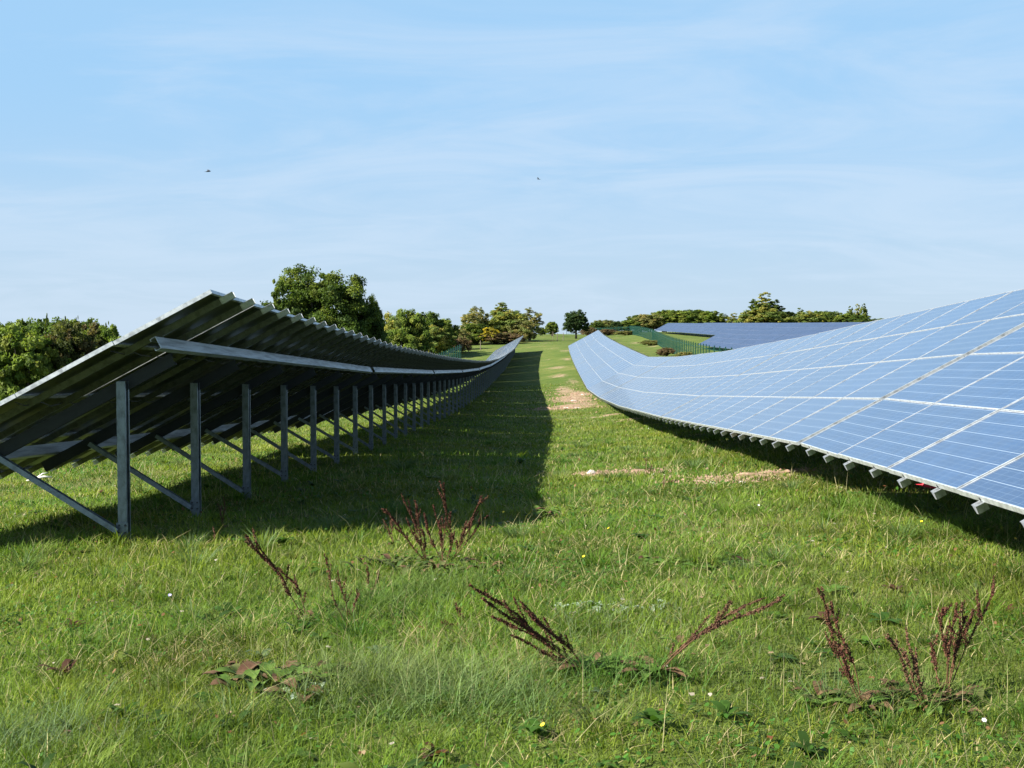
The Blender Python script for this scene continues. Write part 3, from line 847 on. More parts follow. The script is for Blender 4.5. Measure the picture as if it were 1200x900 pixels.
    tree('upright dark', 327, 334, 40, 80, 'smaller dark tree joined to the left side of the large oak', 'oak_tree')
    tree('oak', 436, 352, 46, 84, 'small dark tree touching the right side of the large oak', 'oak_tree', rz=2.)
    S = [(455,372,46,108,'bushy yellow','yellow green bush right of the large oak'),(478,368,50,112,'bushy green','rounded green bush above the left fence'),
         (502,368,44,160,'bushy dark','darker round bush at the top of the shrub bank'),(518,376,34,165,'bushy green','green bush at the right shoulder of the shrub bank'),
         (508,384,50,158,'bushy yellow','yellowish bush low in front of the shrub bank'),(470,390,50,102,'bushy green','low green bush above the left fence'),
         (535,386,34,180,'grey shrub','grey brown shrub between the shrub bank and the autumn trees'),(530,394,44,170,'brown bramble','brown bramble thicket by the end of the left fence'),
         (552,361,34,205,'sparse grey','thin grey leaved tree left of the golden bush'),(565,362,22,208,'sparse grey','sparse bare topped tree beside the golden bush'),
         (556,380,40,200,'bushy dark','dark bush below the thin grey tree'),(574,385,20,195,'gold','small golden leaved bush behind the left row end'),
         (592,357,40,215,'sparse yellow','tall yellow green tree behind the left row end'),(596,366,44,208,'bushy yellow','full yellow green tree in the autumn group'),
         (620,362,30,214,'sparse grey','open grey green tree at the right of the autumn group'),(612,376,34,206,'grey shrub','grey green shrub below the autumn trees'),
         (585,390,60,198,'brown bramble','brown bramble low under the autumn trees'),(556,392,34,196,'bushy green','low green bush by the left meadow'),
         (647,378,17,260,'bushy green','small round green bush on the skyline left of the dark tree'),(634,384,16,270,'bushy dark','tiny dark bush on the skyline by the row end'),
         (675,365,32,240,'pine','dark round tree standing alone above the right row tip')]
    for (px, yt, wd, Y, k, lb) in S: tree(k, px, yt, wd*(1.25 if px < 630 else 1.1), Y, lb)
    # skyline behind the second field
    Q = [(700,378,18,355,'bushy dark'),(710,376,26,360,'grey shrub'),(722,377,18,350,'pine'),(735,376,26,352,'bushy green'),(748,370,26,362,'bushy dark'),
         (762,369,34,358,'grey shrub'),(778,365,34,362,'bushy green'),(796,365,36,358,'bushy green'),(815,364,34,362,'bushy dark'),(832,366,32,358,'bushy green'),
         (846,368,22,355,'upright green'),(860,368,18,350,'upright yellow'),(872,366,16,352,'upright green'),(884,352,22,348,'upright dark'),(896,345,32,350,'upright yellow'),
         (906,352,26,352,'upright dark'),(896,362,46,346,'bushy yellow'),(922,366,24,355,'bushy dark'),(937,362,16,352,'upright green'),(946,366,26,350,'bushy yellow'),(962,366,28,356,'bushy green'),
         (976,366,22,352,'bushy dark'),(988,368,26,350,'bushy green'),(996,360,11,350,'upright green'),(1004,358,12,352,'upright yellow'),(1012,357,12,349,'upright green'),(1004,370,28,346,'bushy dark'),
         (690,384,18,300,'brown bramble'),(712,386,22,310,'brown bramble'),(735,388,26,290,'grey shrub'),(762,399,20,200,'grey shrub'),(780,408,22,150,'brown bramble'),(803,413,22,128,'grey shrub'),(1030,374,30,360,'bushy dark'),(1060,374,40,380,'bushy dark')]
    d = ['small dark bush right of the lone dark tree','grey flat topped bush right of the lone dark tree','dark pointed bush left of the long skyline hedge','green bush at the start of the long skyline hedge','dark bush rising at the left of the long skyline hedge',
         'grey green bush above the fence corner','rounded green bush above the left tip of the second field','full green tree above the second field left end','dark green tree at the middle of the long hedge','green tree right of the middle of the long hedge',
         'slim green tree at the right end of the long hedge','slim yellow green tree before the tall clump','narrow green tree touching the tall clump','dark spire at the left of the tallest clump','tallest yellow green tree of the skyline clump',
         'dark tree at the right of the tallest clump','broad yellowish bush at the foot of the tallest clump','dark bush right of the tallest clump','slim green tree poking above the right hedge','yellowish bush in the right hedge','green bush in the middle of the right hedge',
         'dark bush of the right hedge','green bush at the right hedge end','left spire of the last three trees','middle spire of the last three trees','right spire of the last three trees, farthest right','dark bush under the last three trees',
         'low brown bramble by the lone dark tree','low brown bramble behind the right row tip','greyish scrub at the fence corner','brown scrub along the fence upper part','brown scrub along the fence middle part','greyish scrub along the fence lower part','dark bush hidden beyond the right hedge end','dark bush beyond the right panels']
    for (px, yt, wd, Y, k), lb in zip(Q, d): tree(k, px, yt, wd*(1.45 if k.startswith(('bushy','grey')) else 1.25), Y, lb, group='skyline trees behind the second field')

# ------------------------------------------------------------------ weeds
def tuft_leaf(r, m, base, az, L, wd, mi=0, rise=.5):
    """one broad curved leaf as a strip added to MB m"""
    n0 = len(m.v); segs = 5
    d = Vector((math.cos(az), math.sin(az), 0)); s = Vector((-math.sin(az), math.cos(az), 0))
    for i in range(segs+1):
        t = i/segs
        c = base + d*(L*t) + Vector((0,0, L*rise*(t - .75*t*t) + .01))
        w_ = wd*math.sin(math.pi*min(.97, t*.85+.12))
        wav = r.uniform(-.12,.12)*wd
        m.v += [c - s*w_ + Vector((0,0,w_*.35+wav)), c.copy(), c + s*w_ + Vector((0,0,w_*.35-wav))]
    for i in range(segs):
        a = n0+3*i
        m.f += [[a,a+1,a+4,a+3],[a+1,a+2,a+5,a+4]]; m.m += [mi,mi]

def simple_mat(name, base, var, rough=.7, scale=25, trans=0.0):
    m, nt, out = new_mat(name); b = bsdf(nt, out, Roughness=rough)
    b.inputs['Specular IOR Level'].default_value = .12
    tc = nt.nodes.new('ShaderNodeTexCoord'); n = noise(nt, scale, 4, .6, tc.outputs['Object'])
    r = ramp(nt, [(.32, base), (.68, var)]); nt.links.new(n.outputs[0], r.inputs[0]); nt.links.new(r.outputs[0], b.inputs['Base Color'])
    return m

def build_weeds(gmat):
    stem_m = simple_mat('dock_stem', (.08,.04,.022), (.15,.09,.045))
    seed_d = simple_mat('dock_seed_dark', (.040,.016,.011), (.115,.045,.028), .8, 60)
    seed_r = simple_mat('dock_seed_red', (.07,.034,.022), (.14,.072,.045), .8, 60)
    leaf_g = simple_mat('dock_leaf', (.04,.085,.014), (.09,.14,.025), .75, 18)
    leaf_p = simple_mat('dry_dock_leaf', (.055,.026,.016), (.13,.085,.045), .85, 12)
    grey_l = simple_mat('grey_leaf', (.17,.23,.15), (.26,.32,.23), .8, 20)
    rr = random.Random(11)
    def dock(base, stems, label, seed=seed_d, leaves=5, dense=1.0, gl=.12):
        b = hit(*base); root = empty('dock_plant', b); tag(root, label, 'weed', 'dried dock weeds in the meadow')
        sm = MB(); sd = MB()
        for (tx, ty, side) in stems:
            tip = at(tx, ty, b.y + rr.uniform(-.15,.15)) - b
            L = tip.length
            mid = Vector((tip.x*.42, tip.y*.5, tip.z*.62)) + Vector((side*L*.12, 0, 0))
            pts = []
            for i in range(9):
                t = i/8; pts.append(mid*(2*t*(1-t)) + tip*(t*t) + Vector((math.sin(t*5+tx), math.cos(t*4+ty), .4*math.sin(t*7+tx)))*L*.032*t*(1-t)*4)
            pts[0] = Vector((rr.uniform(-.02,.02), rr.uniform(-.02,.02), -.01))
            sm.tube(pts, [.0032*(1-.07*i) for i in range(9)], 5)
            # side branches with seeds
            chains = [(pts, .42)]
            for j in range(rr.randint(4,7)):
                i0 = rr.randint(2,7); p0 = pts[i0]; dirv = (pts[i0+1]-pts[i0]).normalized()
                off = Vector((rr.uniform(-.8,.8), rr.uniform(-.6,.6), rr.uniform(0,.7)))
                q = p0 + (dirv+off*.8).normalized()*L*rr.uniform(.07,.26)
                ch = [p0, p0.lerp(q,.5)+Vector((0,0,-.006)), q]; sm.tube(ch, [.0025,.002,.001], 4); chains.append((ch, .15))
            for ch, t0 in chains:
                Lc = sum((ch[i+1]-ch[i]).length for i in range(len(ch)-1))
                n = int(Lc*1300*dense)
                for _ in range(n):
                    t = t0 + (1-t0)*rr.random(); x = t*(len(ch)-1); i = min(int(x), len(ch)-2)
                    c = ch[i].lerp(ch[i+1], x-i)
                    # whorls: gather seeds in knots
                    kn = .5+.5*math.sin(t*Lc*210+3*math.sin(t*17+tx)+2*math.sin(t*41))
                    if rr.random() > .35+.65*kn: continue
                    rad = (.003+.011*kn)*(1-.55*t)
                    o_ = Vector((rr.gauss(0,1), rr.gauss(0,1), rr.gauss(0,1))).normalized()*rad
                    s_ = rr.uniform(.0022,.0048); n0 = len(sd.v)
                    a1 = Vector((rr.gauss(0,1), rr.gauss(0,1), rr.gauss(0,1))).normalized(); a2 = a1.orthogonal().normalized()
                    c = c+o_
                    sd.v += [c+a1*s_, c+a2*s_, c-a1*s_, c-a2*s_]; sd.f.append([n0,n0+1,n0+2,n0+3]); sd.m.append(0)
        link('stem', sm.mesh('stem', [stem_m], True), root)
        link('seed_head', sd.mesh('seed_head', [seed]), root)
        if leaves:
            lf = MB()
            for j in range(leaves):
                tuft_leaf(rr, lf, Vector((rr.uniform(-.03,.03), rr.uniform(-.03,.03), .0)), rr.uniform(0,6.28), rr.uniform(.7,1.2)*gl, gl*.17, 0 if rr.random() < .7 else 1, .7)
            link('leaves', lf.mesh('leaves', [leaf_g, leaf_p], True), root)
        return root
    dock((360,728), [(288,627,-1),(300,634,-1),(325,665,1)], 'dark dock weed leaning left, nearest the first left post', leaves=5)
    dock((408,738), [(396,668,0),(380,650,-1),(418,690,1)], 'thin dark dock weed right of the leaning one left of centre', dense=.5, leaves=4)
    dock((520,668), [(520,566,0),(508,592,0),(528,600,1),(514,610,-.3),(533,622,.4),(498,604,-.6)], 'tallest upright dock weed at the shadow edge', leaves=6)
    dock((500,662), [(470,578,-.4),(486,586,0),(449,596,-.5),(478,612,-.2),(462,618,-.3),(494,620,.2)], 'brown dock weed with spread stems left of the tallest one', leaves=4)
    dock((532,655), [(566,584,.6),(556,600,.5),(546,618,.3),(572,604,.6)], 'dock weed leaning right at the shadow corner', leaves=3)
    dock((436,700), [(430,664,-.3),(444,668,.3)], 'thin brown dock weed between the left leaning one and the tall group', leaves=4, dense=.5)
    dock((462,640), [(456,600,0),(450,612,0)], 'short dock weed at the left end of the shadow edge group', leaves=3, dense=.6)
    dock((688,792), [(556,690,-.5),(566,702,-.7),(576,722,-.4),(598,744,-.6),(622,722,0),(610,705,-.3)], 'large dark dock weed leaning far left in the centre foreground', leaves=9, dense=1.2, gl=.17)
    dock((556,742), [(520,730,-1),(535,712,-1)], 'small dark dock weed lying left of the large centre one', leaves=3)
    dock((768,796), [(915,703,-1.2),(898,700,-1),(850,728,-.6)], 'reddish dock weed arching right in the foreground', seed=seed_r, leaves=8, dense=1.2, gl=.18)
    dock((800,760), [(890,756,-.6),(915,775,-.4)], 'reddish dock stem lying low to the right', seed=seed_r, leaves=2)
    dock((1012,835), [(958,689,-.6),(974,705,-.4),(982,760,0)], 'dark dock weed bending left at the left of the right foreground pair', leaves=8, gl=.17)
    dock((1085,838), [(1062,735,-.5),(1040,744,-.4),(1058,766,0),(1070,768,0)], 'dock weed with short stems between the two right foreground ones', leaves=7, seed=seed_r, dense=.8, gl=.14)
    dock((1108,818), [(1165,685,.9),(1121,706,.2),(1106,712,-.3),(1091,752,-.8),(1132,722,.4),(1140,715,.4)], 'many branched dark dock weed at the right foreground', leaves=5, dense=1.1)
    dock((262,622), [(262,582,0),(255,590,0)], 'rusty dock weed in shade by the second left post', seed=seed_r, leaves=3, dense=.7)
    dock((252,640), [(250,618,0)], 'tiny red dock weed in front of the second left post', seed=seed_r, leaves=0, dense=.7)
    dock((758,560), [(757,538,0),(764,545,0)], 'rusty dock weed on the bare soil near the aisle centre', seed=seed_r, leaves=0, dense=.4)
    dock((776,576), [(780,556,0)], 'tiny rusty dock weed just in front of the bare soil strip', seed=seed_r, leaves=2, dense=.5)
    # rosettes
    def rosette(px, py, n, L, mat2, label, wd=.2, rise=.5, name='rosette', spread=.05, k2=.3):
        b = hit(px, py); m = MB()
        for j in range(int(n*1.6)):
            tuft_leaf(rr, m, Vector((rr.uniform(-spread,spread)*2, rr.uniform(-spread,spread), 0)), rr.uniform(0,6.28), L*.62*rr.uniform(.6,1.15), L*.62*wd*rr.uniform(.7,1.2), 0 if rr.random() > k2 else 1, rise)
        o = link(name, m.mesh(name, [mat2, leaf_p], True)); o.location = b + Vector((0,0,.0)); tag(o, label, 'weed', 'leafy weeds in the meadow')
    rosette(322,806,22,.28,leaf_g,'dark leafy dock rosette with red dead leaves at the lower left',.24,.9,spread=.1,k2=.22)
    rosette(362,818,7,.22,grey_l,'pale grey leaves beside the dark rosette at the lower left',.3,.5)
    rosette(286,790,7,.16,leaf_p,'withered brown leaves left of the dark rosette',.2,.9,k2=.8)
    rosette(664,602,26,.24,leaf_g,'dark green leafy patch just right of the shadow corner',.22,.5,spread=.22,k2=.03)
    rosette(642,606,12,.18,leaf_g,'small dark leaves at the left of the green patch by the shadow corner',.2,.5,spread=.1,k2=.05)
    rosette(832,663,24,.18,leaf_g,'dark green clover like patch right of the meadow centre',.24,.35,spread=.22,k2=.03)
    rosette(812,660,12,.14,leaf_g,'small dark leaves left of the clover like patch',.24,.35,spread=.12,k2=.03)
    rosette(735,715,16,.15,grey_l,'grey green woolly leaves above the reddish dock',.25,.7,spread=.14,k2=.05)
    rosette(700,718,12,.13,grey_l,'grey green woolly leaves, left half of the pale patch',.25,.7,spread=.12,k2=.05)
    rosette(740,790,18,.2,leaf_g,'bright strap leaves beside the base of the reddish dock',.14,.9,spread=.12,k2=.1)
    rosette(975,830,9,.2,leaf_g,'flat dark leaves at the foot of the right foreground docks',.24,.25,spread=.08,k2=.2)
    rosette(1150,600,14,.2,leaf_g,'leafy tuft at the shade edge under the right row',.15,.9,spread=.3,k2=.05)
    rosette(890,595,10,.13,leaf_g,'small leafy weed below the bare soil bank on the right',.2,.6,spread=.1,k2=.1)
    leaf_d = simple_mat('old_dock_leaf', (.03,.06,.012), (.085,.085,.03), .8, 14)
    rosette(340,800,26,.2,leaf_d,'tangled dark green leaves in the middle of the lower left clump',.2,1.1,spread=.14,k2=.3)
    rosette(1022,826,22,.18,leaf_d,'tangled dark leaves between the first two right foreground docks',.2,1.0,spread=.14,k2=.35)
    rosette(1062,836,20,.16,leaf_d,'brownish leaves below the short stemmed right dock',.2,1.0,spread=.12,k2=.4)
    rosette(1098,822,18,.16,leaf_d,'brownish leaves at the foot of the many branched right dock',.2,1.0,spread=.1,k2=.4)
    rosette(520,672,24,.22,leaf_d,'dark leaves around the foot of the tallest dock',.18,1.3,spread=.2,k2=.3)
    rosette(470,664,20,.2,leaf_d,'dark leaves left of the foot of the tallest dock',.18,1.2,spread=.18,k2=.3)
    rosette(400,728,18,.16,leaf_d,'dark leaves at the foot of the thin left dock weeds',.18,1.1,spread=.16,k2=.3)
    rosette(690,788,18,.17,leaf_d,'dark leaves at the foot of the large centre dock',.18,1.1,spread=.12,k2=.25)
    # longer grass tufts
    def tussock(px, py, n, rad, L, colr, label, leanx=0):
        b = hit(px, py)
        X = b.x + rng.normal(0, rad, n); Y = b.y + rng.normal(0, rad*.8, n)
        col = np.array(colr)*(.6+.8*rng.random((n,1)))
        az = rng.uniform(0, 6.28, n); az = np.where(rng.random(n) < abs(leanx), 0 if leanx > 0 else np.pi, az) + rng.normal(0,.4,n)
        me = blades(X, Y, ground(X, Y), L*(.5+.7*rng.random(n)), np.full(n, .0035)*(max(b.y,6)/6)**.7, az, rng.normal(.5,.3,n), rng.uniform(.2,1.2,n), col, 'grass_tuft')
        o = link('grass_tuft', me, mats=[gmat]); tag(o, label, 'grass tuft', 'longer grass tufts in the meadow')
    tussock(480,820,900,.28,.24,(.15,.20,.07),'wide pale tuft of long fine grass at the bottom centre left')
    tussock(430,800,500,.22,.20,(.14,.19,.06),'long fine grass tuft left of the wide pale one')
    tussock(560,835,500,.25,.2,(.12,.19,.06),'long grass tuft right of the wide pale one',.3)
    tussock(500,700,700,.3,.2,(.11,.17,.04),'long grass at the foot of the tall dock weeds')
    tussock(440,720,400,.2,.18,(.10,.16,.04),'long grass between the left dock weeds')
    tussock(730,800,500,.2,.2,(.08,.16,.03),'fresh green tuft around the reddish dock base')
    tussock(700,740,400,.3,.15,(.14,.19,.08),'loose grass above the large centre dock')
    tussock(1060,830,400,.25,.17,(.09,.15,.03),'grass around the right foreground dock weeds')
    tussock(20,880,400,.2,.18,(.12,.18,.07),'long grass tuft in the lower left corner')
    tussock(1040,600,500,.3,.22,(.10,.17,.03),'bright tuft under the right row, nearer its third rail end')
    tussock(1120,625,500,.3,.2,(.10,.17,.03),'bright tuft at the shade edge below the right row end')
    # buttercups
    yl, nt, out = new_mat('yellow_petal'); b = bsdf(nt, out, Roughness=.5); b.inputs['Base Color'].default_value = (.85,.6,.02,1)
    pur, nt, out = new_mat('lilac_petal'); b = bsdf(nt, out, Roughness=.6); b.inputs['Base Color'].default_value = (.4,.36,.6,1)
    wht, nt, out = new_mat('white_petal'); b = bsdf(nt, out, Roughness=.6); b.inputs['Base Color'].default_value = (.8,.8,.78,1)
    gs = simple_mat('flower_stem', (.06,.12,.02), (.1,.16,.04))
    def flower_mesh(mat, rad):
        m = MB(); 
        for k in range(6):
            a = k*math.pi/3; d = Vector((math.cos(a), math.sin(a), .25)); s = Vector((-math.sin(a), math.cos(a), 0)); n0 = len(m.v)
            m.v += [Vector((0,0,0)), d*rad*.6+s*rad*.42, d*rad, d*rad*.6-s*rad*.42]; m.f.append([n0,n0+1,n0+2,n0+3]); m.m.append(0)
        return m.mesh('petals', [mat])
    fy, fpz, fw = flower_mesh(yl, .012), flower_mesh(pur, .014), flower_mesh(wht, .011)
    smb = MB(); smb.tube([(0,0,-.12),(.004,0,-.06),(0,0,0)], .0016, 4); fst = smb.mesh('flower_stem', [gs])
    ylp = [(553,574,'near the shadow corner, left'),(565,590,'just below the shadow corner'),(616,644,'left of centre below the shadow'),(650,652,'the left of a close pair at the centre'),(655,655,'the right of a close pair at the centre'),
           (684,652,'right of the close pair at the centre'),(713,619,'right of the dark leafy patch'),(681,592,'above the dark leafy patch'),(715,590,'right above the dark leafy patch'),(817,642,'above the clover like patch'),(1190,631,'at the right edge below the panels'),
           (1075,607,'in the tuft under the right row'),(1080,611,'lower in the tuft under the right row'),(590,600,'by the shade right edge'),(506,584,'in the shade behind the tall dock'),(760,612,'right of the dark leafy patch, farther'),(636,860,'orange, low in the bottom centre')]
    for (px, py, w) in ylp:
        p = at(px, py, hit(px, py+10).y); rt = empty('buttercup', (p.x, p.y, gz(p.x,p.y))); tag(rt, 'tiny yellow flower '+w, 'flower', 'yellow flowers in the meadow')
        hgt = max(.06, p.z-rt.location.z); s = 1.0+max(0, p.y-7)*.03
        a = link('petals', fy, rt); a.location = (0,0,hgt); a.rotation_euler = (R(35),0,rr.uniform(0,6)); a.scale = (s,)*3
        a = link('flower_stem', fst, rt); a.location = (0,0,hgt); a.scale = (1,1,hgt/.12)
    for me, px, py, nm, lb in ((fpz,199,698,'lilac_flower','small lilac flower at the left meadow'),(fw,1153,852,'white_flower','small white flower at the lower right'),(fw,889,592,'white_flower','tiny white flower below the soil bank'),(fw,760,502,'white_flower','white flower speck beside the right row shade')):
        p = at(px, py, hit(px, py+8).y); rt = empty(nm, (p.x, p.y, gz(p.x,p.y))); tag(rt, lb, 'flower')
        hgt = max(.05, p.z-rt.location.z)
        a = link('petals', me, rt); a.location = (0,0,hgt); a.rotation_euler = (R(40),0,0)
        a = link('flower_stem', fst, rt); a.location = (0,0,hgt); a.scale = (1,1,hgt/.12)

def rock_mesh(seed, rx, ry, rz_, mat, rough=.25, sub=3):
    bm = bmesh.new(); bmesh.ops.create_icosphere(bm, subdivisions=sub, radius=1)
    r = np.random.default_rng(seed); ph = r.uniform(0, 6, 9)
    for v in bm.verts:
        p = v.co; d = 1 + rough*(math.sin(p.x*3+ph[0])*math.sin(p.y*3.5+ph[1])+.6*math.sin(p.z*5+ph[2]+p.x*4)+.4*math.sin(p.x*9+ph[3])*math.sin(p.y*8+ph[4]))
        v.co = Vector((p.x*rx*d, p.y*ry*d, p.z*rz_*d))
    me = bpy.data.meshes.new('rock'); bm.to_mesh(me); bm.free(); me.materials.append(mat); return me

def build_small():
    soil = simple_mat('dry_soil', (.17,.10,.065), (.38,.27,.19), .95, 12)
    stone = simple_mat('pale_stone', (.42,.37,.31), (.62,.57,.5), .9, 9)
    k = 0
    heaps = [(728,556,1.0,.18,.06,'long low heap of bare reddish soil right of the pale stone'),(752,555,.7,.15,.075,'soil heap topped by a rusty weed'),
             (700,556,.35,.12,.045,'small crumbly soil heap touching the pale stone'),
             (848,565,.9,.16,.06,'pale soil heap left of the right soil bank'),(885,560,1.2,.17,.08,'middle of the bare soil bank before the right row'),(925,556,.9,.18,.09,'highest soil bank end, nearest the right row')]
    for (px, py, rx, ry, h, lb) in heaps:
        p = hit(px, py); o = link('soil_heap', rock_mesh(20+k, rx*.42, ry*.9, h*.72, soil, .42, 4)); k += 1
        o.location = p + Vector((0,0,-.02)); o.rotation_euler = (0,0,random.uniform(-.1,.2)); tag(o, lb, 'soil heap', 'heaps of bare soil')
    # crumbs of soil round the heaps
    r_ = np.random.default_rng(9); C_ = []
    for (px, py, rx, ry, h, lb) in heaps:
        c = hit(px, py); n = 260
        C_.append(np.stack([c.x+r_.normal(0, rx*.5, n), c.y+r_.normal(0, ry*1.5, n)], 1))
    for (px, py, sx, sy, n) in ((672,468,.8,5,500),(660,479,1.2,.5,260)):
        c = hit(px, py); C_.append(np.stack([c.x+r_.normal(0, sx, n), c.y+r_.normal(0, sy, n)], 1))
    C_ = np.concatenate(C_); n = len(C_)
    far_ = C_[:,1] > 30
    s_ = np.where(far_, r_.uniform(.02,.07,n), r_.uniform(.008,.028,n))
    base_ = np.array([(1,0,0),(-.5,.87,0),(-.5,-.87,0),(0,0,1.0)])
    co_ = base_[None]*s_[:,None,None]*(1+.4*r_.normal(size=(n,4,1)))
    an = r_.uniform(0,6.28,n); ca, sa = np.cos(an), np.sin(an)
    X_ = co_[:,:,0]*ca[:,None]-co_[:,:,1]*sa[:,None]+C_[:,:1]; Y_ = co_[:,:,0]*sa[:,None]+co_[:,:,1]*ca[:,None]+C_[:,1:]
    Z_ = ground(C_[:,0], C_[:,1])[:,None] + co_[:,:,2] + np.where(far_, 0, .015)[:,None]
    me = fast_mesh('soil_crumbs', np.stack([X_,Y_,Z_],-1).reshape(-1,3), ((np.arange(n)*4)[:,None]+np.array([[0,1,3,1,2,3,2,0,3]])).ravel(), 3)
    me.materials.append(soil); o = link('soil_crumbs', me); tag(o, 'crumbs of dry reddish soil scattered over the bare patches', 'soil', kind='stuff')
    p = hit(693,557); o = link('stone', rock_mesh(3, .075,.06,.055, stone, .15)); o.location = p+Vector((0,0,.025)); tag(o, 'pale rounded stone at the left end of the bare soil', 'stone')
    for i, (px, py) in enumerate(((735,560),(766,558),(820,563),(835,568),(940,558),(870,567),(912,562))):
        p = hit(px, py); o = link('stone', rock_mesh(40+i, .04+.01*(i%3), .035, .025, stone if i % 2 else soil, .2)); o.location = p+Vector((0,0,.01))
        tag(o, ['small pinkish clod below the left soil heap','small pale stone at the right of the left soil heap','small clod left of the right soil bank','pale pebble below the left of the right soil bank','clod at the far right of the soil bank','pale pebble below the middle of the soil bank','clod in front of the highest soil bank end'][i], 'stone', 'small stones by the bare soil')
    # pale stones in the track
    r = random.Random(5)
    c = [(664,479),(676,479),(672,470),(684,463)]
    for i, (px, py) in enumerate(c):
        p = hit(px, py); s = r.uniform(.07,.13); o = link('stone', rock_mesh(60+i, s*1.5, s, s*.35, stone, .2)); o.location = p+Vector((0,0,.02))
        tag(o, ['pale stone on the left in the worn track line of the far aisle','pale stone right of its neighbour on the far track line','small stone in the middle of the far worn patch','small stone highest up in the far worn patch'][i], 'stone', 'pale flat stones in the worn track')
    # red cloth under the right row
    red = simple_mat('red_fabric', (.55,.03,.045), (.8,.08,.10), .85, 14)
    bm = bmesh.new(); bmesh.ops.create_grid(bm, x_segments=40, y_segments=24, size=1)
    for v in bm.verts:
        x, y = v.co.x, v.co.y; e = max(0, 1-(x*x+y*y)**1.5)
        v.co = Vector((x*.30+.03*math.sin(7*y), y*.22+.02*math.sin(9*x+1), e*(.10+.035*math.sin(13*x+3*y)+.025*math.sin(17*y-6*x))))
    me = bpy.data.meshes.new('red_cloth'); bm.to_mesh(me); bm.free(); me.materials.append(red)
    for pl in me.polygons: pl.use_smooth = True
    p = hit(1113,577); o = link('red_cloth', me); o.location = p+Vector((0,0,.07)); o.scale = (1,1,1.3); tag(o, 'crumpled red cloth lying in the shade under the right panel row', 'cloth')
    # white branch on the left meadow
    bonem = simple_mat('bleached_wood', (.6,.58,.52), (.75,.73,.68), .8, 15)
    p = hit(44,566); m = MB(); m.tube([(-.16,0,.03),(-.02,.02,.07),(.10,0,.09),(.2,.03,.08)],[.012,.02,.018,.008],6); m.tube([(-.02,.02,.07),(.06,.05,.13),(.13,.06,.14)],[.013,.010,.004],5)
    o = link('stick', m.mesh('stick',[bonem],True)); o.location = p; o.scale = (1.2,)*3; tag(o, 'short bleached white stick in the grass left of the first post', 'stick')
    # birds
    bm_ = simple_mat('dark_plumage', (.05,.055,.07), (.09,.10,.12), .8, 20)
    def bird(px, py, Y, s, rz, lb):
        m = MB(); m.tube([(-.17,0,0),(-.1,0,.004),(0,0,.012),(.09,0,.012),(.14,0,.016),(.175,0,.01)], [.012,.03,.042,.036,.022,.004], 10)
        for sg in (-1,1):
            P = [(.07,.03*sg,.02),(.09,.17*sg,.09),(.02,.33*sg,.085),(-.05,.34*sg,.08),(-.03,.17*sg,.085),(-.06,.03*sg,.02)]
            n0 = len(m.v)
            for dz in (.004,-.004):
                m.v += [Vector((a,b,c+dz)) for a,b,c in P]
            m.f += [[n0,n0+1,n0+4,n0+5],[n0+1,n0+2,n0+3,n0+4],[n0+11,n0+10,n0+7,n0+6],[n0+10,n0+9,n0+8,n0+7]]; m.m += [0]*4
            for i in range(6):
                j = (i+1)%6; m.f.append([n0+i,n0+6+i,n0+6+j,n0+j]); m.m.append(0)
        n0 = len(m.v); m.v += [Vector(p_) for p_ in ((-.15,-.012,.004),(-.26,-.05,0),(-.26,.05,0),(-.15,.012,.004),(-.15,0,-.006),(-.26,0,-.006))]
        m.f += [[n0,n0+1,n0+2,n0+3],[n0+4,n0+5,n0+1,n0],[n0+3,n0+2,n0+5,n0+4]]; m.m += [0]*3
        o = link('bird', m.mesh('bird',[bm_],False)); o.location = at(px, py, Y); o.scale = (s,)*3; o.rotation_euler = (R(12),R(-6),rz)
        tag(o, lb, 'bird', 'birds in the sky')
    bird(244,201,60,.75,R(20),'larger bird flying at the upper left of the sky')
    bird(631,210,80,.62,R(160),'smaller bird flying near the middle of the sky')
    # distant wooded hill at the left horizon
    hm = simple_mat('distant_woodland', (.03,.05,.035), (.05,.075,.045), .95, .02)
    xs = np.linspace(-1500, 300, 160); prof = -9 + 14.5/(1+np.exp((xs+585)/14.)) + .8*np.sin(xs*.05)+.5*np.sin(xs*.13+1)
    v = []; f = []
    for i, x in enumerate(xs):
        v += [(x, 1380, -14), (x, 1450, prof[i]*.8+.5*math.sin(i*1.7)-1.2), (x, 1500, prof[i]-1), (x, 1900, -16)]
    for i in range(len(xs)-1):
        for j in range(3): a = 4*i+j; f.append([a, a+4, a+5, a+1])
    me = bpy.data.meshes.new('hills'); me.from_pydata(v, [], f); me.materials.append(hm)
    tag(link('hills', me), kind='structure')

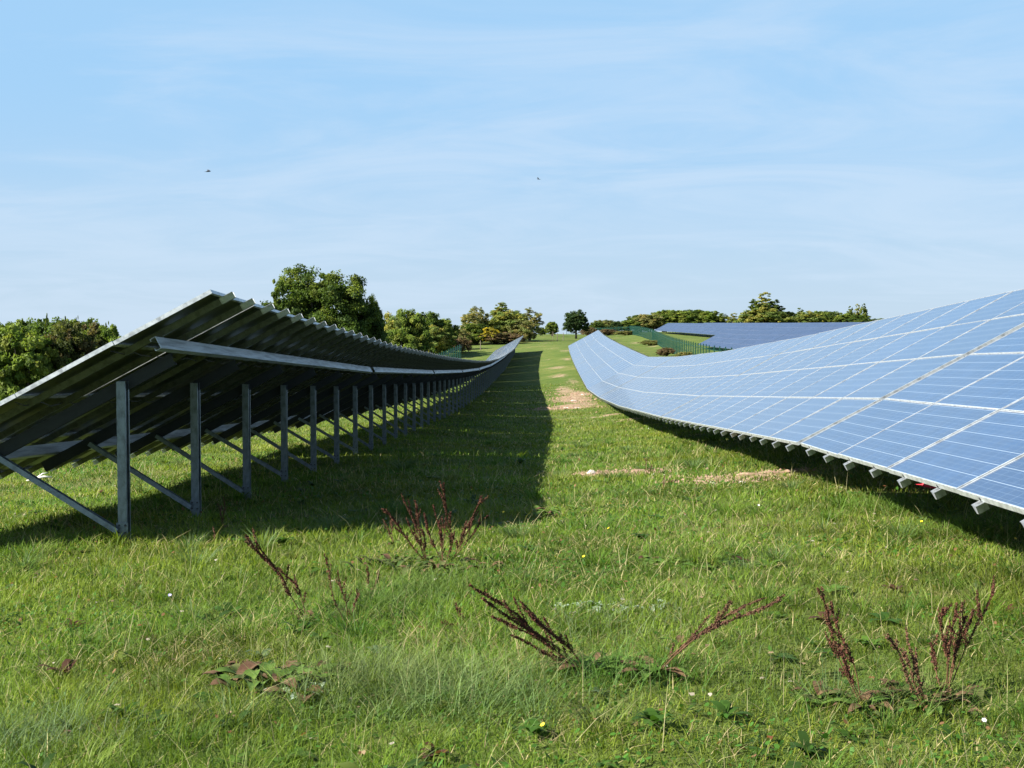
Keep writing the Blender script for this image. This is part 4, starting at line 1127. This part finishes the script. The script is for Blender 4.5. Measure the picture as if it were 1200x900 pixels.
# ------------------------------------------------------------------ sky, sun, camera
SUN = Vector((-1.35, -.42, 1.0)).normalized()
def build_light():
    elev = math.asin(SUN.z); az = math.atan2(SUN.x, SUN.y)      # from +Y towards +X
    w = bpy.data.worlds.new('World'); sc.world = w; w.use_nodes = True
    nt = w.node_tree
    for n in list(nt.nodes): nt.nodes.remove(n)
    out = nt.nodes.new('ShaderNodeOutputWorld'); bg = nt.nodes.new('ShaderNodeBackground'); bg.inputs[1].default_value = .05
    sky = nt.nodes.new('ShaderNodeTexSky'); sky.sky_type = 'NISHITA'; sky.sun_disc = False
    sky.sun_elevation = elev; sky.sun_rotation = az; sky.air_density = 1.0; sky.dust_density = .6; sky.ozone_density = 1.3; sky.altitude = 100
    tc = nt.nodes.new('ShaderNodeTexCoord'); V = tc.outputs['Generated']
    sp = nt.nodes.new('ShaderNodeSeparateXYZ'); nt.links.new(V, sp.inputs[0])
    # thin cirrus: project the direction on a high layer
    zc = math_n(nt, 'ADD', math_n(nt, 'MAXIMUM', sp.outputs[2], 0.0), .12)
    cx = math_n(nt, 'DIVIDE', sp.outputs[0], zc); cy = math_n(nt, 'DIVIDE', sp.outputs[1], zc)
    cv = nt.nodes.new('ShaderNodeCombineXYZ'); nt.links.new(cx, cv.inputs[0]); nt.links.new(cy, cv.inputs[1])
    mp = nt.nodes.new('ShaderNodeMapping'); mp.inputs['Scale'].default_value = (.7, .95, 1); mp.inputs['Rotation'].default_value = (0,0,R(-24)); mp.inputs['Location'].default_value = (3.1,1.7,0)
    nt.links.new(cv.outputs[0], mp.inputs['Vector'])
    n1 = noise(nt, 1.3, 9, .62, mp.outputs[0], 1.2); n2 = noise(nt, .35, 4, .5, mp.outputs[0], .3)
    k = math_n(nt, 'ADD', math_n(nt, 'MULTIPLY', n1.outputs[0], .6), math_n(nt, 'MULTIPLY', n2.outputs[0], .6))
    mr = nt.nodes.new('ShaderNodeMapRange'); mr.interpolation_type = 'SMOOTHSTEP'
    mr.inputs[1].default_value = .50; mr.inputs[2].default_value = .74; mr.inputs[4].default_value = .75
    nt.links.new(k, mr.inputs[0])
    # general milky veil, stronger near the horizon
    hz = nt.nodes.new('ShaderNodeMapRange'); hz.interpolation_type = 'SMOOTHSTEP'; hz.inputs[1].default_value = .22; hz.inputs[2].default_value = .62; hz.inputs[3].default_value = .95; hz.inputs[4].default_value = .12
    nt.links.new(sp.outputs[2], hz.inputs[0])
    fac = math_n(nt, 'MAXIMUM', mr.outputs[0], hz.outputs[0])
    fac = math_n(nt, 'SUBTRACT', math_n(nt, 'ADD', mr.outputs[0], hz.outputs[0]), math_n(nt, 'MULTIPLY', mr.outputs[0], hz.outputs[0]))
    vf = nt.nodes.new('ShaderNodeMapRange'); vf.interpolation_type = 'SMOOTHSTEP'; vf.inputs[1].default_value = -.03; vf.inputs[2].default_value = .20
    nt.links.new(sp.outputs[2], vf.inputs[0])
    veil = mix_c(nt, vf.outputs[0], (3.75, 4.75, 5.75), (2.5, 4.3, 6.3))
    veil = mix_c(nt, math_n(nt, 'MULTIPLY', mr.outputs[0], .75), veil, (4.2, 5.2, 6.4))
    c = mix_c(nt, hz.outputs[0], sky.outputs[0], veil)
    nt.links.new(c, bg.inputs[0]); nt.links.new(bg.outputs[0], out.inputs[0])
    sd = bpy.data.lights.new('sun', 'SUN'); sd.energy = 5.0; sd.angle = R(.53); sd.color = (1, .95, .86)
    so = bpy.data.objects.new('sun', sd); COL.objects.link(so)
    so.rotation_euler = SUN.to_track_quat('Z', 'Y').to_euler(); so.location = (-20,-10,30)
    cd = bpy.data.cameras.new('camera'); cd.sensor_width = 36; cd.sensor_fit = 'HORIZONTAL'; cd.lens = 36*F/1200
    cd.clip_start = .1; cd.clip_end = 8000
    co = bpy.data.objects.new('camera', cd); COL.objects.link(co)
    co.location = (0,0,CAMZ); co.rotation_euler = (math.pi/2-PITCH, 0, 0)
    sc.camera = co
    vs = sc.view_settings; vs.view_transform = 'Standard'; vs.look = 'None'; vs.gamma = 1; vs.exposure = 1.6; vs.use_curve_mapping = False
    sc.render.engine = 'CYCLES'
    sc.cycles.max_bounces = 6; sc.cycles.transparent_max_bounces = 8

build_light()
build_ground()
gm = build_grass()
build_rows()
build_fences()
build_trees()
build_weeds(gm)
build_small()
